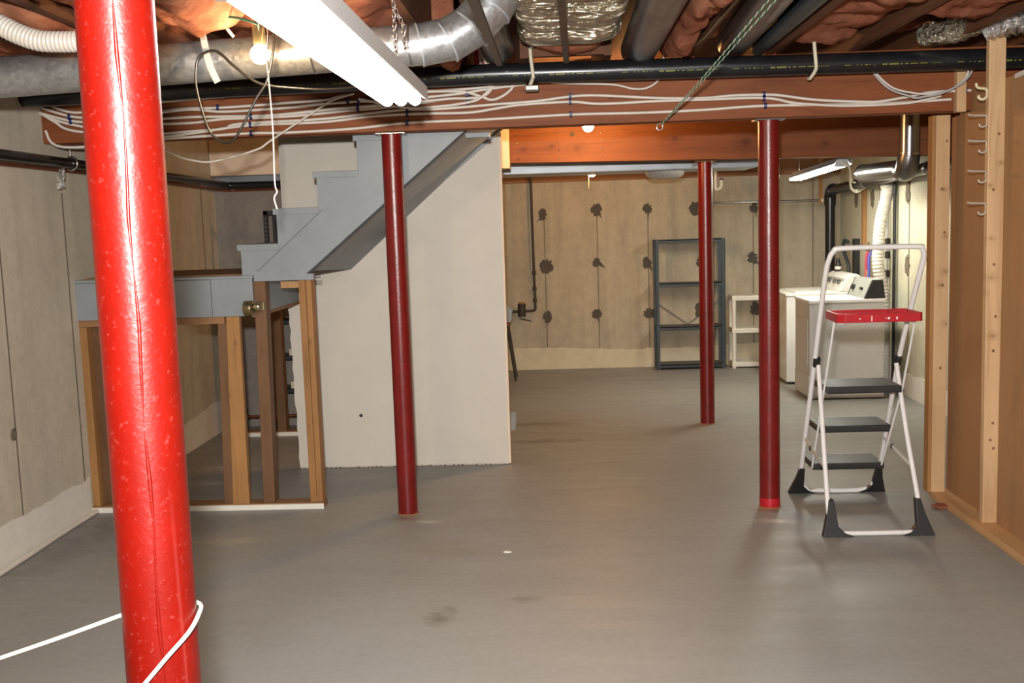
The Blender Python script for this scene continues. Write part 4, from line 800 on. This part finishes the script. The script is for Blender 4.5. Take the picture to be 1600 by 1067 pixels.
for a, b_ in zip(q[:-1], q[1:]): m_.bar(a, b_, .035, .008, (1, 0, .01))
m_.build('strap', 'cream_tape', t)
o = B(2.795, 2.829, 9.67, 9.73, 1.18, 1.80).build('wood_strip', 'stud_amber'); tag(o, 'upright brown wood strip on the right laundry wall', 'strip')
o = MB().tube([(2.80, 8.80, .0), (2.80, 8.80, 1.80)], .013, 12).build('wall_conduit', 'abs_black'); tag(o, 'thin black upright pipe on the right laundry wall', 'pipe')
t = thing('wall_conduit', 'thin grey upright pipe with valves behind the dryer hose', 'pipe', (2.805, 9.0, 0)); MB().tube([(2.805, 9.0, 0), (2.805, 9.0, 1.75)], .012, 12).build('tube', 'cable_grey', t)
for z in (1.25, 1.14, .98): MB().cyl((2.805, 9.0, z - .03), (2.805, 9.0, z + .03), .02, 12).build('valve', 'black_iron', t)
t = thing('supply_hoses', 'red and blue washer supply hoses with brass valves on the wall', 'hose', (2.79, 9.45, 1.1))
for k, (mt, y) in enumerate((('hose_red', 9.50), ('hose_blue', 9.42))):
    MB().tube(spl([(2.80, y, 1.17), (2.775, y - .005, 1.10), (2.77, y - .02, 1.0), (2.76, y - .03, .82)], 6), .013, 10).build('hose', mt, t)
    MB().cyl((2.828, y, 1.175), (2.775, y, 1.165), .014, 12).build('valve', 'brass_old', t); MB().cyl((2.79, y - .03 + .06 * k, 1.19), (2.78, y - .06 + .12 * k, 1.235), .006, 8).build('handle', 'brass_old', t)
B(2.765, 2.785, 9.44, 9.49, .94, .985).build('hose_tag', 'yellow_tag', t)
t = thing('drain_hose', 'dark bent drain hose and grey wall box behind the washing machine', 'hose', (2.75, 9.9, 1.0))
MB().tube(spl([(2.73, 9.92, .84), (2.735, 9.92, 1.0), (2.725, 10.02, 1.12), (2.735, 10.10, 1.20), (2.76, 10.14, 1.24), (2.79, 10.12, 1.22)], 6), .017, 12).build('hose', 'dark_steel', t); B(2.785, 2.829, 9.88, 9.98, .86, 1.26).build('wall_box', 'black_plastic', t, .004)
# back wall items
rk = thing('metal_shelf', 'dark grey open metal shelf unit against the back wall', 'shelf', (1.3, 10.45, 0))
for x in (.965, 1.615):
    for y in (10.335, 10.555):
        s_ = MB(); xs = 1 if x < 1.3 else -1; s_.box(x, x + .035, y, y + .004, 0, 1.295); xx = x if xs > 0 else x + .031; s_.box(xx, xx + .004, y, y + .035, 0, 1.295); pst = s_.build('post', 'dark_steel', rk)
        if y < 10.4:
            for k in range(30): B(x + .013, x + .021, y - .0008, y + .001, .03 + k * .042, .046 + k * .042).build('slot', 'grey_dark', pst)
for z in (.022, .40, .832, 1.262):
    B(.97, 1.645, 10.338, 10.342, z, z + .032).build('shelf_lip', 'dark_steel', rk); B(.97, 1.645, 10.338, 10.588, z + .022, z + .030).build('shelf', 'rack_shelf', rk)
for a, b_ in (((.985, 10.585, .665), (1.31, 10.585, .43)), ((1.63, 10.585, .665), (1.31, 10.585, .43))): MB().bar(a, b_, .004, .016, (0, 1, 0)).build('cross_brace', 'dark_steel', rk)
ps = thing('plastic_shelf', 'cream plastic shelf unit between the metal shelves and the laundry machines', 'shelf', (2.0, 10.45, 0))
for x in (1.735, 2.27):
    for y in (10.35, 10.55): MB().cyl((x, y, 0), (x, y, .69), .022, 14).build('post', 'white_plastic', ps)
for z in (.012, .348, .672):
    B(1.712, 2.293, 10.328, 10.572, z, z + .050).build('shelf', 'white_plastic', ps, .008)
t = thing('hanging_rod', 'thin metal clothes rod below the ceiling before the back wall', 'rod', (2.0, 10.3, 1.635)); MB().tube([(1.50, 10.3, 1.64), (2.575, 10.3, 1.632)], .010, 12).build('rod', 'steel_shiny', t); MB().cyl((2.575, 10.3, 1.632), (2.59, 10.3, 1.632), .02, 14).build('end_socket', 'white_plastic', t)
B(2.556, 2.586, 10.288, 10.325, 1.60, 2.54).build('rod_hanger', 'stud_amber', bpy.data.objects['hanging_rod'])
t = thing('pipe_bracket', 'white J-shaped plastic pipe behind the distant red post', 'pipe', (1.56, 10.3, 1.8)); MB().tube(spl([(1.557, 10.3, 2.54), (1.557, 10.3, 1.95), (1.557, 10.3, 1.80), (1.565, 10.3, 1.772), (1.592, 10.3, 1.775), (1.613, 10.3, 1.80), (1.614, 10.3, 1.86)], 6), .017, 14).build('tube', 'white_plastic', t); MB().cyl((1.614, 10.3, 1.858), (1.614, 10.3, 1.872), .0185, 14).build('cap', 'black_plastic', t)
t = thing('gas_pipe', 'black iron pipe with valve dropping down the back wall at left', 'pipe', (-.24, 10.5, .6))
MB().tube(spl([(-.246, 10.52, 2.3), (-.246, 10.52, 1.9), (-.24, 10.52, 1.0), (-.236, 10.52, .68), (-.24, 10.52, .63), (-.28, 10.52, .615), (-.5, 10.5, .612)], 6), .013, 12).build('tube', 'black_iron', t)
for z in (1.0, .84, .72): MB().cyl((-.239, 10.52, z - .018), (-.239, 10.52, z + .018), .021, 12).build('fitting', 'black_iron', t)
MB().cyl((-.375, 10.51, .56), (-.375, 10.51, .69), .040, 18).build('valve_body', 'black_iron', t); MB().cyl((-.375, 10.51, .69), (-.375, 10.51, .705), .030, 18).build('valve_cap', 'rust', t); MB().tube([(-.40, 10.47, .545), (-.28, 10.47, .515)], .006, 8).build('lever', 'black_iron', t)
t = thing('stool', 'blue-grey seat edge with dark leg peeping past the white stair panel', 'stool', (-.7, 9.9, 0))
MB().prism([(-.95, .57), (-.46, .57), (-.45, .68), (-.515, .72), (-.95, .72)], 1, 9.85, 10.15).build('seat', 'blue_grey', t, .004); B(-.93, -.47, 9.87, 10.13, .53, .57).build('apron', 'sill_wood', t)
for (x, x2) in ((-.50, -.43), (-.90, -.97)):
    for y in (9.88, 10.12): MB().tube([(x, y, .54), (x2 - .0, y, .0 if x2 < -.5 else .0)], .012, 10).build('leg', 'black_iron', t)
o = MB().prism([(7.50, 0), (7.90, 0), (7.75, .09)], 0, -.40, -.345).build('floor_wedge', 'blue_grey'); tag(o, 'small blue-grey wedge on the floor beside the white panel edge', 'wedge')
# rectangular trunk duct at the back
rd = thing('rectangular_duct', 'long bluish metal rectangular duct before the back wall', 'duct', (.5, 8.8, 1.9))
MB().hexa([(-1.0, 8.4, 1.90), (1.61, 8.4, 1.893), (1.61, 9.05, 1.893), (-1.0, 9.05, 1.90), (-1.0, 8.4, 2.15), (1.61, 8.4, 2.15), (1.61, 9.05, 2.15), (-1.0, 9.05, 2.15)]).build('trunk', 'galv_blue', rd)
B(-1.0, 1.615, 8.39, 8.402, 1.897, 1.945).build('lower_flange', 'galv_blue', rd, .002); B(1.08, 1.11, 8.388, 8.401, 1.90, 2.1).build('seam_band', 'steel_shiny', rd)
MB().lathe([(.10, -.058), (.14, -.045), (.16, -.02), (.16, 0)], (.91, 8.78, 1.895), 2, 28).build('takeoff', 'cable_grey', rd)
# ------------------------------------------------------------------ cord on the near post and floor bits
o = MB().tube(spl([(-1.7, 1.50, .62), (-1.25, 1.52, .762), (-.85, 1.54, .884), (-.70, 1.562, .930), (-.655, 1.568, .942), (-.61, 1.563, .950), (-.571, 1.538, .953), (-.560, 1.50, .950), (-.565, 1.468, .935), (-.590, 1.443, .908), (-.626, 1.437, .868), (-.68, 1.437, .812), (-.85, 1.40, .67)], 8), .0034, 8).build('tied_cord', 'cable_white'); tag(o, 'white cord wrapped around the bright red post near the bottom of the view', 'cord')
for (x, y, s_, mt, lb, nm) in [(-.268, 4.669, .016, 'whitewash', 'tiny white chip lying on the floor at centre', 'paint_chip'), (1.93, 5.26, .045, 'insulation', 'pink scrap of insulation on the floor by the partition corner', 'insulation_scrap')]:
    m_ = MB().ball((x, y, s_ * .22), s_, 12, 8, (1.3, .8, .3)); m_.v = [p + V((0, 0, abs(.25 * s_ * noise.noise(p * 60)))) for p in m_.v]; o = m_.build(nm, mt); tag(o, lb, 'scrap')
